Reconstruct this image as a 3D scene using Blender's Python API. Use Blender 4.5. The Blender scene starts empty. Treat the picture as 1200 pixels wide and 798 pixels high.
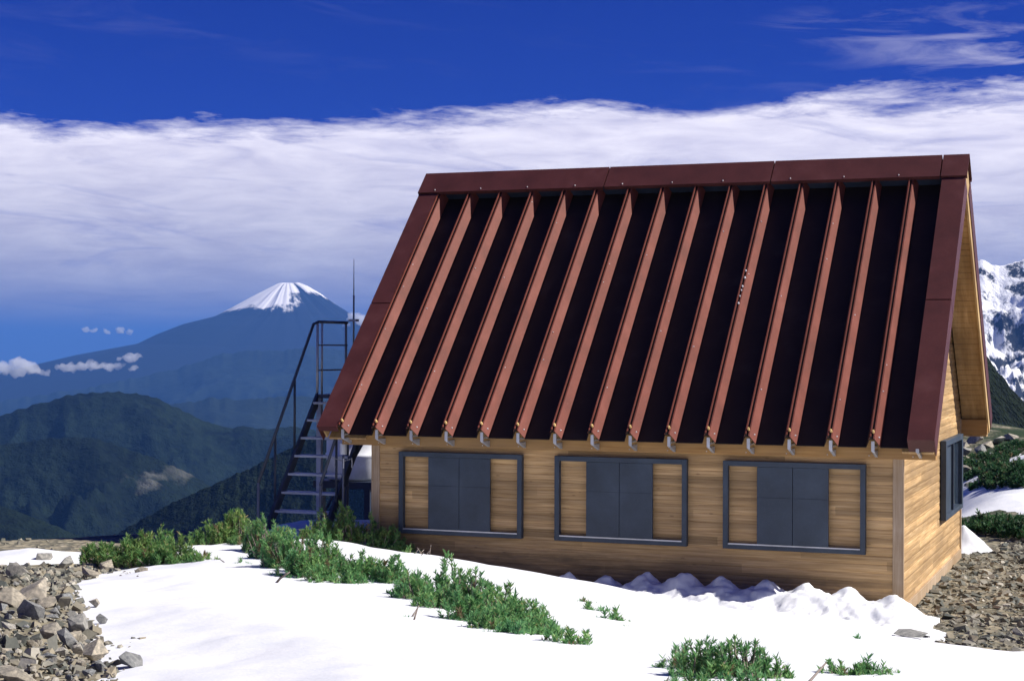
import bpy, bmesh, math, random
import numpy as np
from mathutils import Vector, Matrix, noise

random.seed(7); RNG = np.random.default_rng(11)
SC = bpy.context.scene
COL = SC.collection

# ------------------------------------------------------------------ camera
F = 1983.49
CAM = np.array([11.2076, -22.6949, 3.4657])
R2 = np.array([0.93365213, 0.35816498, 0.00339953])
U2 = np.array([-0.0021235, -0.00395595, 0.99998992])
FW = np.array([-0.35817482, 0.93364993, 0.00293292])
RH = np.array([0.93367, 0.35818]); FH = np.array([-0.35818, 0.93367])
cam = bpy.data.objects.new("camera", bpy.data.cameras.new("camera")); COL.objects.link(cam)
cam.matrix_world = Matrix(((R2[0], U2[0], -FW[0], CAM[0]), (R2[1], U2[1], -FW[1], CAM[1]),
                           (R2[2], U2[2], -FW[2], CAM[2]), (0, 0, 0, 1)))
cam.data.sensor_width = 36.0; cam.data.lens = F / 1200 * 36
cam.data.clip_start = 0.1; cam.data.clip_end = 400000
SC.camera = cam

def ray(px, py): return FW + R2 * (px - 600) / F - U2 * (py - 399) / F
def at(px, py, dist):            # the point of the world seen at a photo pixel, at a given depth
    d = ray(px, py); return CAM + d * dist
def ud(u, d): return CAM[:2] + RH * u + FH * d
def to_ud(x, y):
    v = np.array([x - CAM[0], y - CAM[1]]); return v @ RH, v @ FH

# ------------------------------------------------------------------ helpers
def tag(o, label=None, cat=None, group=None, kind=None):
    if label: o['label'] = label
    if cat: o['category'] = cat
    if group: o['group'] = group
    if kind: o['kind'] = kind
    return o

def empty(name, loc, label, cat, group=None):
    o = bpy.data.objects.new(name, None); COL.objects.link(o)
    o.location = loc; o.empty_display_size = .2
    return tag(o, label, cat, group)

class MB:
    def __init__(s): s.v = []; s.f = []
    def add(s, vs, fs):
        n = len(s.v); s.v.extend([tuple(map(float, p)) for p in vs]); s.f.extend([tuple(i + n for i in q) for q in fs]); return s
    def box(s, x0, x1, y0, y1, z0, z1):
        return s.add([(x0, y0, z0), (x1, y0, z0), (x1, y1, z0), (x0, y1, z0), (x0, y0, z1), (x1, y0, z1), (x1, y1, z1), (x0, y1, z1)],
                     [(0, 3, 2, 1), (4, 5, 6, 7), (0, 1, 5, 4), (1, 2, 6, 5), (2, 3, 7, 6), (3, 0, 4, 7)])
    def hexa(s, p):   # 8 points, bottom ring then top ring
        return s.add(p, [(0, 3, 2, 1), (4, 5, 6, 7), (0, 1, 5, 4), (1, 2, 6, 5), (2, 3, 7, 6), (3, 0, 4, 7)])
    def tube(s, pts, r, n=8, caps=True):
        pts = [Vector(p) for p in pts]; rr = r if isinstance(r, (list, tuple)) else [r] * len(pts)
        rings = []
        for i, p in enumerate(pts):
            t = (pts[min(i + 1, len(pts) - 1)] - pts[max(i - 1, 0)]).normalized()
            a = Vector((0, 0, 1)) if abs(t.z) < .9 else Vector((1, 0, 0))
            e1 = t.cross(a).normalized(); e2 = t.cross(e1)
            rings.append([p + (e1 * math.cos(2 * math.pi * k / n) + e2 * math.sin(2 * math.pi * k / n)) * rr[i] for k in range(n)])
        vs = [q for rg in rings for q in rg]; fs = []
        for i in range(len(pts) - 1):
            for k in range(n):
                a = i * n + k; b = i * n + (k + 1) % n
                fs.append((a, a + n, b + n, b))
        if caps:
            fs.append(tuple(range(n))); fs.append(tuple(range(len(vs) - 1, len(vs) - n - 1, -1)))
        return s.add(vs, fs)
    def prism(s, poly, d):   # polygon (3D points) pushed along d
        n = len(poly); P = [Vector(p) for p in poly]; D = Vector(d)
        return s.add(P + [p + D for p in P], [tuple(range(n - 1, -1, -1)), tuple(range(n, 2 * n))] + [(i, (i + 1) % n, n + (i + 1) % n, n + i) for i in range(n)])
    def build(s, name, mat, parent=None, smooth=False, origin=None, bevel=0, fix=True):
        me = bpy.data.meshes.new(name)
        o0 = np.array(parent_origin(parent) if parent is not None else (origin if origin is not None else (0, 0, 0)))
        me.from_pydata([tuple(np.array(p) - o0) for p in s.v], [], s.f)
        if fix:
            bm = bmesh.new(); bm.from_mesh(me); bmesh.ops.recalc_face_normals(bm, faces=bm.faces); bm.to_mesh(me); bm.free()
        me.materials.append(mat)
        if smooth:
            for p in me.polygons: p.use_smooth = True
        o = bpy.data.objects.new(name, me); COL.objects.link(o)
        if parent is not None: o.parent = parent
        else: o.location = o0
        if bevel:
            m = o.modifiers.new('bevel', 'BEVEL'); m.width = bevel; m.segments = 2; m.limit_method = 'ANGLE'; m.angle_limit = math.radians(40)
        return o

def parent_origin(p):
    o = Vector((0, 0, 0))
    while p is not None: o += p.location; p = p.parent
    return o

def np_mesh(name, v, f, mat, smooth=False):
    me = bpy.data.meshes.new(name)
    v = np.asarray(v, np.float32); f = np.asarray(f, np.int32); k = f.shape[1]
    me.vertices.add(len(v)); me.vertices.foreach_set('co', v.ravel())
    me.loops.add(f.size); me.loops.foreach_set('vertex_index', f.ravel())
    me.polygons.add(len(f)); me.polygons.foreach_set('loop_start', np.arange(0, f.size, k, dtype=np.int32))
    me.polygons.foreach_set('use_smooth', np.full(len(f), smooth))
    me.update(calc_edges=True); me.validate()
    me.materials.append(mat)
    o = bpy.data.objects.new(name, me); COL.objects.link(o); return o

# ------------------------------------------------------------------ materials
class NT:
    def __init__(s, name):
        s.m = bpy.data.materials.new(name); s.m.use_nodes = True
        s.t = s.m.node_tree; s.b = s.t.nodes['Principled BSDF']; s.out = s.t.nodes['Material Output']
    def n(s, typ, **kw):
        x = s.t.nodes.new(typ)
        for k, v in kw.items():
            if k[0].isupper():
                x.inputs[k.replace('_', ' ')].default_value = v
            else: setattr(x, k, v)
        return x
    def l(s, a, b): s.t.links.new(a, b)
    def coord(s, scale=(1, 1, 1), which='Object'):
        c = s.n('ShaderNodeTexCoord'); mp = s.n('ShaderNodeMapping'); mp.inputs['Scale'].default_value = scale
        s.l(c.outputs[which], mp.inputs[0]); return mp.outputs[0]
    def noise(s, vec, scale, detail=4, rough=.55):
        x = s.n('ShaderNodeTexNoise'); x.inputs['Scale'].default_value = scale; x.inputs['Detail'].default_value = detail; x.inputs['Roughness'].default_value = rough
        s.l(vec, x.inputs['Vector']); return x.outputs['Fac']
    def ramp(s, fac, stops):
        x = s.n('ShaderNodeValToRGB'); e = x.color_ramp.elements
        while len(e) < len(stops): e.new(.5)
        for q, (p, c) in zip(e, stops): q.position = p; q.color = (*c, 1)
        s.l(fac, x.inputs[0]); return x.outputs[0]
    def mix(s, fac, a, b, mode='MIX'):
        x = s.n('ShaderNodeMix', data_type='RGBA', blend_type=mode)
        for sock, v in ((x.inputs[0], fac), (x.inputs[6], a), (x.inputs[7], b)):
            if isinstance(v, (int, float)): sock.default_value = v
            elif isinstance(v, tuple): sock.default_value = (*v, 1)
            else: s.l(v, sock)
        return x.outputs[2]
    def math(s, op, a, b=None, clamp=False):
        x = s.n('ShaderNodeMath', operation=op, use_clamp=clamp)
        for i, v in enumerate((a, b)):
            if v is None: continue
            if isinstance(v, (int, float)): x.inputs[i].default_value = v
            else: s.l(v, x.inputs[i])
        return x.outputs[0]
    def bump(s, h, strength=.4, dist=.02):
        x = s.n('ShaderNodeBump'); x.inputs['Strength'].default_value = strength; x.inputs['Distance'].default_value = dist
        s.l(h, x.inputs['Height']); s.l(x.outputs[0], s.b.inputs['Normal'])
    def fin(s, color, rough=.6, metal=0., spec=.3):
        if isinstance(color, tuple): s.b.inputs['Base Color'].default_value = (*color, 1)
        else: s.l(color, s.b.inputs['Base Color'])
        if isinstance(rough, (int, float)): s.b.inputs['Roughness'].default_value = rough
        else: s.l(rough, s.b.inputs['Roughness'])
        s.b.inputs['Metallic'].default_value = metal; s.b.inputs['Specular IOR Level'].default_value = spec
        return s.m

def wood(name, grain, plank=None, base=(.46, .295, .135), light=(.68, .48, .26), dark=(.23, .135, .055), dark_base=False):
    t = NT(name); v = t.coord(grain)
    g = t.noise(v, 1.0, 6, .65); c = t.ramp(g, [(.25, dark), (.48, base), (.75, light)])
    if plank:
        co = t.n('ShaderNodeTexCoord'); sx = t.n('ShaderNodeSeparateXYZ'); t.l(co.outputs['Object'], sx.inputs[0])
        row = t.math('FLOOR', t.math('DIVIDE', t.math('ADD', sx.outputs['Z'], 10.0), plank))
        along = t.math('FLOOR', t.math('ADD', t.math('DIVIDE', t.math('ADD', sx.outputs['X'], sx.outputs['Y']), 3.1), t.math('MULTIPLY', row, .37)))
        w = t.n('ShaderNodeTexWhiteNoise', noise_dimensions='2D'); cb = t.n('ShaderNodeCombineXYZ')
        t.l(row, cb.inputs[0]); t.l(along, cb.inputs[1]); t.l(cb.outputs[0], w.inputs['Vector'])
        f = t.math('MULTIPLY_ADD', w.outputs['Value'], .72); t.t.nodes[-1].inputs[2].default_value = .60
        mul = t.n('ShaderNodeVectorMath', operation='SCALE'); t.l(c, mul.inputs[0]); t.l(f, mul.inputs['Scale']); c = mul.outputs[0]
        # knots
        vk = t.n('ShaderNodeTexVoronoi'); vk.inputs['Scale'].default_value = 1.0
        t.l(t.coord((3.0, 3.0, 8.5)), vk.inputs['Vector'])
        k = t.ramp(vk.outputs['Distance'], [(.0, (1, 1, 1)), (.07, (.8, .8, .8)), (.12, (0, 0, 0))])
        c = t.mix(t.math('MULTIPLY', k, .55), c, (.09, .04, .018))
    big = t.noise(t.coord((.6, .6, 1.8)), 1.0, 3)
    c = t.mix(t.ramp(big, [(.35, (0, 0, 0)), (.68, (.7, .7, .7))]), c, (.25, .165, .085))
    if dark_base:    # lower boards made darker: ragged upper edge, higher towards low X
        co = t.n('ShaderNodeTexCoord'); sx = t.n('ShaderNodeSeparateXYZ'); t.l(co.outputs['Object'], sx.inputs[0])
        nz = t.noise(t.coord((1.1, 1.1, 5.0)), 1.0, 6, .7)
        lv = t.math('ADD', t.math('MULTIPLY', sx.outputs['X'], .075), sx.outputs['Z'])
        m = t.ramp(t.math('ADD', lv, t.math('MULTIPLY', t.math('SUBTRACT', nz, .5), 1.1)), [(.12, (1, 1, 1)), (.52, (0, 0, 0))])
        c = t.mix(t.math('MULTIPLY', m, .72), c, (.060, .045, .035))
    t.bump(g, .25, .004)
    return t.fin(c, .72, 0, .2)

M = {}
M['siding'] = wood('cedar_siding', (1.4, 1.4, 46), .118)
M['dark_base_siding'] = wood('dark_base_cedar_siding', (1.4, 1.4, 46), .118, dark_base=True)
M['soffit_wood'] = wood('soffit_boards', (9, 1.2, 1.2), None)
M['post'] = wood('grey_post', (40, 40, 1.6), None, (.40, .30, .20), (.54, .44, .33), (.26, .17, .10))
M['beam'] = wood('larch_beam', (1.2, 30, 30), None, (.36, .20, .07), (.47, .28, .11), (.24, .12, .04))
M['fascia'] = wood('verge_wood', (30, 2, 2), None, (.52, .36, .17), (.62, .46, .25), (.40, .25, .10))

def painted(name, col, rough=.45, wear=.25):
    t = NT(name); v = t.coord()
    a = t.noise(v, 2.2, 5, .6); b = t.noise(v, 38, 3, .6)
    dk = tuple(x * .72 for x in col); lt = tuple(min(1, x * 1.22 + .01) for x in col)
    c = t.ramp(a, [(.3, dk), (.55, col), (.78, lt)])
    c = t.mix(t.ramp(b, [(.56, (0, 0, 0)), (.75, (wear, wear, wear))]), c, tuple(x * .8 + .05 for x in col))
    t.bump(a, .06, .01)
    return t.fin(c, t.math('MULTIPLY_ADD', b, .25, ) if False else rough, 0, .35)
M['red'] = painted('oxide_red_paint', (.150, .038, .025), .55, .5)
M['maroon'] = painted('maroon_flashing', (.080, .022, .020), .5)
M['shade_umber'] = painted('shade_darkened_sheet', (.018, .011, .007), .6, .05)  # deep shade of the troughs painted in as a near-black sheet colour
M['steelblue'] = painted('slate_blue_paint', (.038, .055, .080), .5, .3)
M['steelblue_dark'] = painted('dark_blue_paint', (.022, .032, .055), .45)
M['stair'] = painted('dark_steel_paint', (.060, .075, .105), .45)
M['tread'] = painted('galvanised_tread', (.56, .60, .64), .4)
M['zinc'] = painted('galvanised_steel', (.50, .51, .53), .38)
M['zinc'].node_tree.nodes['Principled BSDF'].inputs['Metallic'].default_value = .35
M['gold'] = painted('yellow_bolt_cap', (.72, .50, .20), .35)
M['bolt'] = painted('silver_bolt', (.70, .68, .66), .3)
M['white'] = painted('white_plastic', (.72, .74, .78), .5)
M['mast'] = painted('mast_paint', (.20, .22, .26), .5)
M['gap'] = painted('dark_joint', (.020, .028, .045), .7, .02)

def glass():
    t = NT('window_glass'); t.bump(t.noise(t.coord(), 1.5), .03, .01)
    return t.fin((.03, .045, .07), .08, 0, .6)
M['glass'] = glass()

def rock_mat(name, cols, sc=5.0, rnd=.35, bump=.6):
    t = NT(name); v = t.coord()
    oi = t.n('ShaderNodeObjectInfo')
    add = t.n('ShaderNodeVectorMath', operation='ADD'); t.l(v, add.inputs[0])
    sc3 = t.n('ShaderNodeVectorMath', operation='SCALE'); sc3.inputs[0].default_value = (37, 19, 53); t.l(oi.outputs['Random'], sc3.inputs['Scale']); t.l(sc3.outputs[0], add.inputs[1])
    v = add.outputs[0]
    a = t.noise(v, sc, 6, .6); b = t.noise(v, sc * 9, 4, .7)
    c = t.ramp(a, [(.28, cols[0]), (.5, cols[1]), (.72, cols[2])])
    r = t.ramp(oi.outputs['Random'], [(0, (.55, .60, .68)), (.35, (.80, .80, .80)), (.6, (1.05, .96, .82)), (.8, (1.2, 1.1, .95)), (1, (1.35, 1.32, 1.25))])
    c = t.mix(1.0, c, r, 'MULTIPLY')
    c = t.mix(t.ramp(b, [(.5, (0, 0, 0)), (.75, (.5, .5, .5))]), c, cols[0])
    t.bump(b, bump, .02)
    return t.fin(c, .85, 0, .2)
M['rock'] = rock_mat('weathered_rock', [(.17, .175, .175), (.34, .33, .30), (.54, .515, .455)])

def stone_mat():
    t = NT('loose_stones'); v = t.coord()
    g = t.n('ShaderNodeNewGeometry')
    a = t.noise(v, 1.2, 4, .6)
    c = t.ramp(g.outputs['Random Per Island'], [(0, (.075, .085, .08)), (.3, (.17, .17, .145)), (.55, (.29, .25, .18)), (.8, (.22, .21, .175)), (1, (.48, .45, .38))])
    c = t.mix(t.ramp(a, [(.4, (0, 0, 0)), (.65, (.5, .5, .5))]), c, (.10, .095, .07))
    t.bump(t.noise(v, 30, 3), .5, .01)
    return t.fin(c, .85, 0, .2)
M['stones'] = stone_mat()

def ground_mat():
    t = NT('gravel_ground'); v = t.coord()
    vo = t.n('ShaderNodeTexVoronoi'); vo.inputs['Scale'].default_value = 9; t.l(v, vo.inputs['Vector'])
    wn = t.n('ShaderNodeSeparateColor'); t.l(vo.outputs['Color'], wn.inputs[0])
    c = t.ramp(wn.outputs[0], [(0, (.09, .09, .075)), (.4, (.19, .175, .135)), (.7, (.28, .24, .165)), (1, (.36, .32, .25))])
    a = t.noise(v, .7, 5, .6)
    c = t.mix(t.ramp(a, [(.4, (0, 0, 0)), (.7, (.6, .6, .6))]), c, (.085, .085, .055))
    far = t.n('ShaderNodeSeparateXYZ'); t.l(v, far.inputs[0])
    # low alpine heath cover away from the hut
    h = t.noise(v, .35, 6, .65)
    ymask = t.math('MULTIPLY', t.math('SUBTRACT', far.outputs['Y'], 9.0), .12, True)
    hm = t.math('MULTIPLY', ymask, t.ramp(h, [(.36, (0, 0, 0)), (.50, (1, 1, 1))]))
    c = t.mix(hm, c, (.022, .04, .018))
    t.bump(vo.outputs['Distance'], .8, .05)
    return t.fin(c, .9, 0, .15)
M['ground'] = ground_mat()

def snow_mat():
    t = NT('old_snow'); v = t.coord()
    a = t.noise(v, 3.2, 6, .6); b = t.noise(v, 45, 3, .6)
    c = t.ramp(a, [(.3, (.66, .68, .71)), (.6, (.75, .76, .78))])
    hh = t.math('ADD', a, t.math('MULTIPLY', b, .15))
    t.bump(hh, .30, .03)
    return t.fin(c, .7, 0, .2)
M['snow'] = snow_mat()

def needle_mat(name, cols, sc):
    t = NT(name); v = t.coord()
    g = t.n('ShaderNodeNewGeometry')
    c = t.ramp(g.outputs['Random Per Island'], [(0, cols[0]), (.45, cols[1]), (.9, cols[2]), (.97, cols[3])])
    a = t.noise(v, sc, 3, .5)
    c = t.mix(t.ramp(a, [(.38, (0, 0, 0)), (.66, (.75, .75, .75))]), c, tuple(x for x in cols[4]))
    m = t.fin(c, .55, 0, .25)
    tr = t.n('ShaderNodeBsdfTranslucent'); t.l(c, tr.inputs[0])
    mx = t.n('ShaderNodeMixShader'); mx.inputs[0].default_value = .42
    t.l(t.b.outputs[0], mx.inputs[1]); t.l(tr.outputs[0], mx.inputs[2]); t.l(mx.outputs[0], t.out.inputs[0])
    return m
M['needles'] = needle_mat('pine_needles', [(.09, .24, .085), (.17, .36, .12), (.32, .50, .18), (.42, .36, .16), (.10, .29, .13)], 4)
M['needles_olive'] = needle_mat('olive_pine_needles', [(.10, .22, .07), (.18, .32, .09), (.33, .43, .14), (.46, .34, .15), (.09, .25, .09)], 4)
M['needles_far'] = needle_mat('dark_pine_needles', [(.03, .09, .035), (.05, .13, .05), (.09, .19, .07), (.18, .16, .08), (.025, .08, .04)], 1.5)  # darker green tones for the scrub behind the hut
M['dry_needles'] = needle_mat('dry_pine_needles', [(.14, .11, .06), (.22, .17, .09), (.32, .26, .14), (.40, .33, .22), (.18, .14, .08)], 4)
def twig():
    t = NT('grey_branch'); a = t.noise(t.coord((30, 30, 30)), 1, 4)
    return t.fin(t.ramp(a, [(.3, (.10, .075, .06)), (.7, (.30, .26, .23))]), .85, 0, .1)
M['twig'] = twig()

def forest_mat(name, base, light, scree=None, tree=.035, screelist=()):
    """far forested slope; scree = pale bare gullies"""
    t = NT(name); v = t.coord()
    a = t.noise(v, tree, 3, .7); b = t.noise(v, tree / 9, 5, .6)
    c = t.mix(t.ramp(a, [(.35, (0, 0, 0)), (.68, (1, 1, 1))]), base, light)
    c = t.mix(t.ramp(b, [(.42, (0, 0, 0)), (.62, (.6, .6, .6))]), c, tuple(x * 1.5 for x in light))
    if scree:
        vo = t.noise(t.coord((.010, .010, .0022)), 1, 6, .68)
        big = t.noise(v, .0011, 2)
        m = t.math('MULTIPLY', t.ramp(vo, [(.60, (0, 0, 0)), (.66, (1, 1, 1))]), t.ramp(big, [(.47, (0, 0, 0)), (.56, (1, 1, 1))]))
        c = t.mix(t.math('MULTIPLY', m, scree), c, (.20, .19, .18))
    for (x, y, z, rx, ry, rz) in screelist:
        vm = t.n('ShaderNodeVectorMath', operation='SUBTRACT'); t.l(v, vm.inputs[0]); vm.inputs[1].default_value = (x, y, z)
        nz = t.n('ShaderNodeTexNoise'); nz.inputs['Scale'].default_value = .012; nz.inputs['Detail'].default_value = 5; t.l(v, nz.inputs['Vector'])
        sc = t.n('ShaderNodeVectorMath', operation='DIVIDE'); t.l(vm.outputs[0], sc.inputs[0]); sc.inputs[1].default_value = (rx, ry, rz)
        ln = t.n('ShaderNodeVectorMath', operation='LENGTH'); t.l(sc.outputs[0], ln.inputs[0])
        d = t.math('ADD', ln.outputs['Value'], t.math('MULTIPLY', t.math('SUBTRACT', nz.outputs['Fac'], .5), 2.6))
        m = t.ramp(d, [(.55, (1, 1, 1)), (.95, (0, 0, 0))])
        c = t.mix(t.math('MULTIPLY', m, .45), c, (.15, .15, .13))
    t.bump(t.math('ADD', a, t.math('MULTIPLY', b, .6)), 1.0, 14)
    return t.fin(c, .95, 0, .05)

# ------------------------------------------------------------------ terrain height
def tps_fit(P, z, lam=.02):
    n = len(P); d2 = ((P[:, None] - P[None]) ** 2).sum(-1)
    K = .5 * d2 * np.log(d2 + 1e-9) + lam * np.eye(n)
    A = np.zeros((n + 3, n + 3)); A[:n, :n] = K; A[:n, n] = 1; A[:n, n + 1:] = P; A[n, :n] = 1; A[n + 1:, :n] = P.T
    w = np.linalg.solve(A, np.concatenate([z, np.zeros(3)]))
    def ev(Q):
        Q = np.atleast_2d(Q); d2 = ((Q[:, None] - P[None]) ** 2).sum(-1)
        return (.5 * d2 * np.log(d2 + 1e-9)) @ w[:n] + w[n] + Q @ w[n + 1:]
    return ev

ctl = []
for px, py, d in [(600, 798, 8), (300, 798, 8), (100, 798, 8), (0, 786, 8.1), (-100, 770, 8.4), (850, 798, 8.2), (1100, 798, 8.6), (1250, 798, 9),
                  (0, 664, 13), (60, 720, 10.6), (-80, 672, 12), (100, 655, 19), (0, 650, 20), (0, 632, 26), (110, 631, 26), (210, 629, 26.5), (-120, 632, 25),
                  (300, 690, 15.5), (180, 700, 14), (200, 658, 19), (400, 643, 22), (520, 660, 20.5), (440, 622, 25.1), (310, 627, 25.6),
                  (600, 673, 20), (700, 692, 19.2), (800, 712, 19), (900, 730, 19), (1000, 745, 19.2), (1090, 757, 19.2), (1200, 763, 19.3), (1320, 772, 19.4),
                  (700, 740, 13.5), (900, 768, 12.7), (1100, 780, 12), (1250, 785, 12), (500, 715, 13.7), (400, 690, 15.5),
                  (1160, 596, 37), (1190, 580, 41), (1165, 553, 49), (1160, 517, 62), (1230, 520, 62), (1260, 580, 42), (1300, 640, 29)]:
    p = at(px, py, d); u, dd = to_ud(p[0], p[1]); ctl.append((u, dd, p[2]))
for x, y, z in [(.6, -.9, .42), (1.5, -.8, .22), (2.4, -.8, .10), (3.5, -.9, .02), (5, -.9, 0), (6.5, -.9, -.03), (7.6, -.9, -.03), (8, 0, -.04), (8, 3.4, -.04), (8, 6.9, -.04), (4, 3, 0), (10, 0, -.03),
                (10, 4, -.03), (10, 8, -.04), (12.5, 3, -.03), (13, 9, -.05), (-1.5, .2, .58), (-1.2, 2.5, .4), (-3, 5, .15), (-5, 4, .1), (0.2, 0, .6), (1, 7, .05), (4, 8, -.1),
                (4, 16, -1.5), (-2, 12, -2.2), (-8, 8, -2.6), (-12, 14, -7), (0, 24, -6), (-14, 4, -1.6), (-20, 6, -6), (9, 18, -.3), (16, 14, .1)]:
    u, d = to_ud(x, y); ctl.append((u, d, z))
for u, d, z in [(0, 0, 1.87), (-5, 0, 2.0), (5, 0, 1.7), (0, -6, 1.9), (-10, 3, 2.0), (10, 3, 1.4), (-16, 10, 1.2), (-16, 20, -.2), (18, 8, .6), (20, 20, -.1), (24, 40, .4),
                (10, 75, -3), (30, 75, -3), (-10, 45, -14), (-10, 75, -32), (-24, 75, -40), (-24, 40, -16), (-24, 24, -4), (0, 45, -9), (0, 75, -22), (-20, -6, 2), (24, -6, 1)]:
    ctl.append((u, d, z))
ctl = np.array(ctl)
_H = tps_fit(ctl[:, :2], ctl[:, 2], .3)
def H(x, y):
    v = np.stack([np.ravel(x) - CAM[0], np.ravel(y) - CAM[1]], 1)
    Q = np.stack([v @ RH, v @ FH], 1); out = np.empty(len(Q))
    for i in range(0, len(Q), 20000): out[i:i + 20000] = _H(Q[i:i + 20000])
    return out
def hz(x, y): return float(H([x], [y])[0])
def hit(px, py):       # where the ground is seen at a photo pixel
    d = ray(px, py); ts = np.linspace(3, 70, 1400)
    P = CAM + d * ts[:, None]; h = H(P[:, 0], P[:, 1])
    k = np.argmax(P[:, 2] < h) if (P[:, 2] < h).any() else len(ts) - 1
    return P[k]

def fbm(x, y, sc, oct=4, seed=0.):
    return np.array([noise.fractal((a * sc + seed, b * sc - seed, seed * .7), 1.0, 2.0, oct) for a, b in zip(x, y)])

def grid(us, ds):
    U, D = np.meshgrid(us, ds)
    xy = CAM[:2] + U.reshape(-1, 1) * RH + D.reshape(-1, 1) * FH
    n, m = len(ds), len(us); i = np.arange(n * m).reshape(n, m)
    f = np.stack([i[:-1, :-1], i[:-1, 1:], i[1:, 1:], i[1:, :-1]], -1).reshape(-1, 4)
    return xy, f

ds = np.concatenate([np.arange(-6, 6, .5), np.arange(6, 30, .11), np.arange(30, 45, .3), np.arange(45, 80, .9)])
us = np.concatenate([np.arange(-26, -10, .5), np.arange(-10, 10, .11), np.arange(10, 26, .5)])
xy, gf = grid(us, ds)
gz = H(xy[:, 0], xy[:, 1])
n1 = fbm(xy[:, 0], xy[:, 1], 1.1, 4, 3.1); n2 = fbm(xy[:, 0], xy[:, 1], 5.0, 3, 8.2)

# snow cover: distance inside an outline laid on the ground
def poly_sd(P, poly):
    poly = np.array(poly); d = np.full(len(P), 1e9); ins = np.zeros(len(P), bool)
    for a, b in zip(poly, np.roll(poly, -1, 0)):
        e = b - a; w = P - a; t = np.clip((w @ e) / (e @ e + 1e-12), 0, 1)
        d = np.minimum(d, np.linalg.norm(w - t[:, None] * e, axis=1))
        c = ((a[1] <= P[:, 1]) & (b[1] > P[:, 1])) | ((b[1] <= P[:, 1]) & (a[1] > P[:, 1]))
        xx = a[0] + (P[:, 1] - a[1]) / (b[1] - a[1] + 1e-12) * e[0]
        ins ^= c & (P[:, 0] < xx)
    return np.where(ins, d, -d)
def g2(px, py): return hit(px, py)[:2]
main = [g2(150, 815), g2(128, 790), g2(128, 765), g2(118, 735), g2(100, 712), g2(92, 692), g2(78, 676), g2(110, 668), g2(128, 663), g2(116, 655), g2(120, 646), g2(200, 640), g2(240, 630), g2(300, 628),
        np.array([-2.2, .2]), np.array([-2.2, 1.4]), np.array([.2, 1.2]), np.array([.2, .4]), np.array([8.0, .4]), np.array([8.06, -.25]), np.array([8.75, -1.0]), g2(1085, 752), g2(1120, 759), g2(1210, 763), g2(1300, 768), ud(14, 14), ud(12, 4), ud(-1.2, 4)]
strip = [g2(-40, 643), g2(60, 643), g2(116, 643), g2(112, 650), g2(70, 653), g2(20, 655), g2(-40, 656)]
back1 = [g2(1116, 604), g2(1116, 566), g2(1160, 567), g2(1230, 570), g2(1240, 606), g2(1200, 602), g2(1180, 593), g2(1150, 596)]
back2 = [g2(1178, 537), g2(1192, 529), g2(1240, 532), g2(1240, 544), g2(1200, 543)]
back3 = [g2(1122, 560), g2(1124, 552), g2(1148, 553), g2(1146, 560)]
behind = [np.array([-2.8, 2.6]), np.array([-4.5, 5]), np.array([-3.2, 7]), np.array([0, 8]), np.array([.2, 2.6])]
sd = np.full(len(xy), -9.)
for p in (main, strip, back1, back2, back3, behind): sd = np.maximum(sd, poly_sd(xy, p))
sd = sd + n1 * .16 + n2 * .05
near_edge = np.clip(sd * .16, -.2, .16)
mound = np.zeros(len(xy))
snow_z = gz - .08 + near_edge + n1 * .018 * np.clip(sd * 2, 0, 1) + fbm(xy[:, 0], xy[:, 1], .5, 3, 1.7) * .022 * np.clip(sd, 0, 1)
ground_z = gz - .085 + n2 * .025 + n1 * .02
o = np_mesh('ground', np.column_stack([xy, ground_z]), gf, M['ground'], True); tag(o, kind='structure')
keep = sd[gf].max(1) > -.8
sv = np.column_stack([xy, snow_z]); used = np.unique(gf[keep]); remap = -np.ones(len(xy), int); remap[used] = np.arange(len(used))
o = np_mesh('snow', sv[used], remap[gf[keep]], M['snow'], True); tag(o, kind='structure')

# valley far below, reaching the horizon
vm_ = forest_mat('valley_forest', (.012, .022, .012), (.03, .045, .02), tree=.004)
vb = MB(); R = 125000
vb.add([(-R, -R, -1700), (R, -R, -1700), (R, R, -1700), (-R, R, -1700)], [(0, 1, 2, 3)])
tag(vb.build('valley_floor', vm_), kind='structure')

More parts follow.
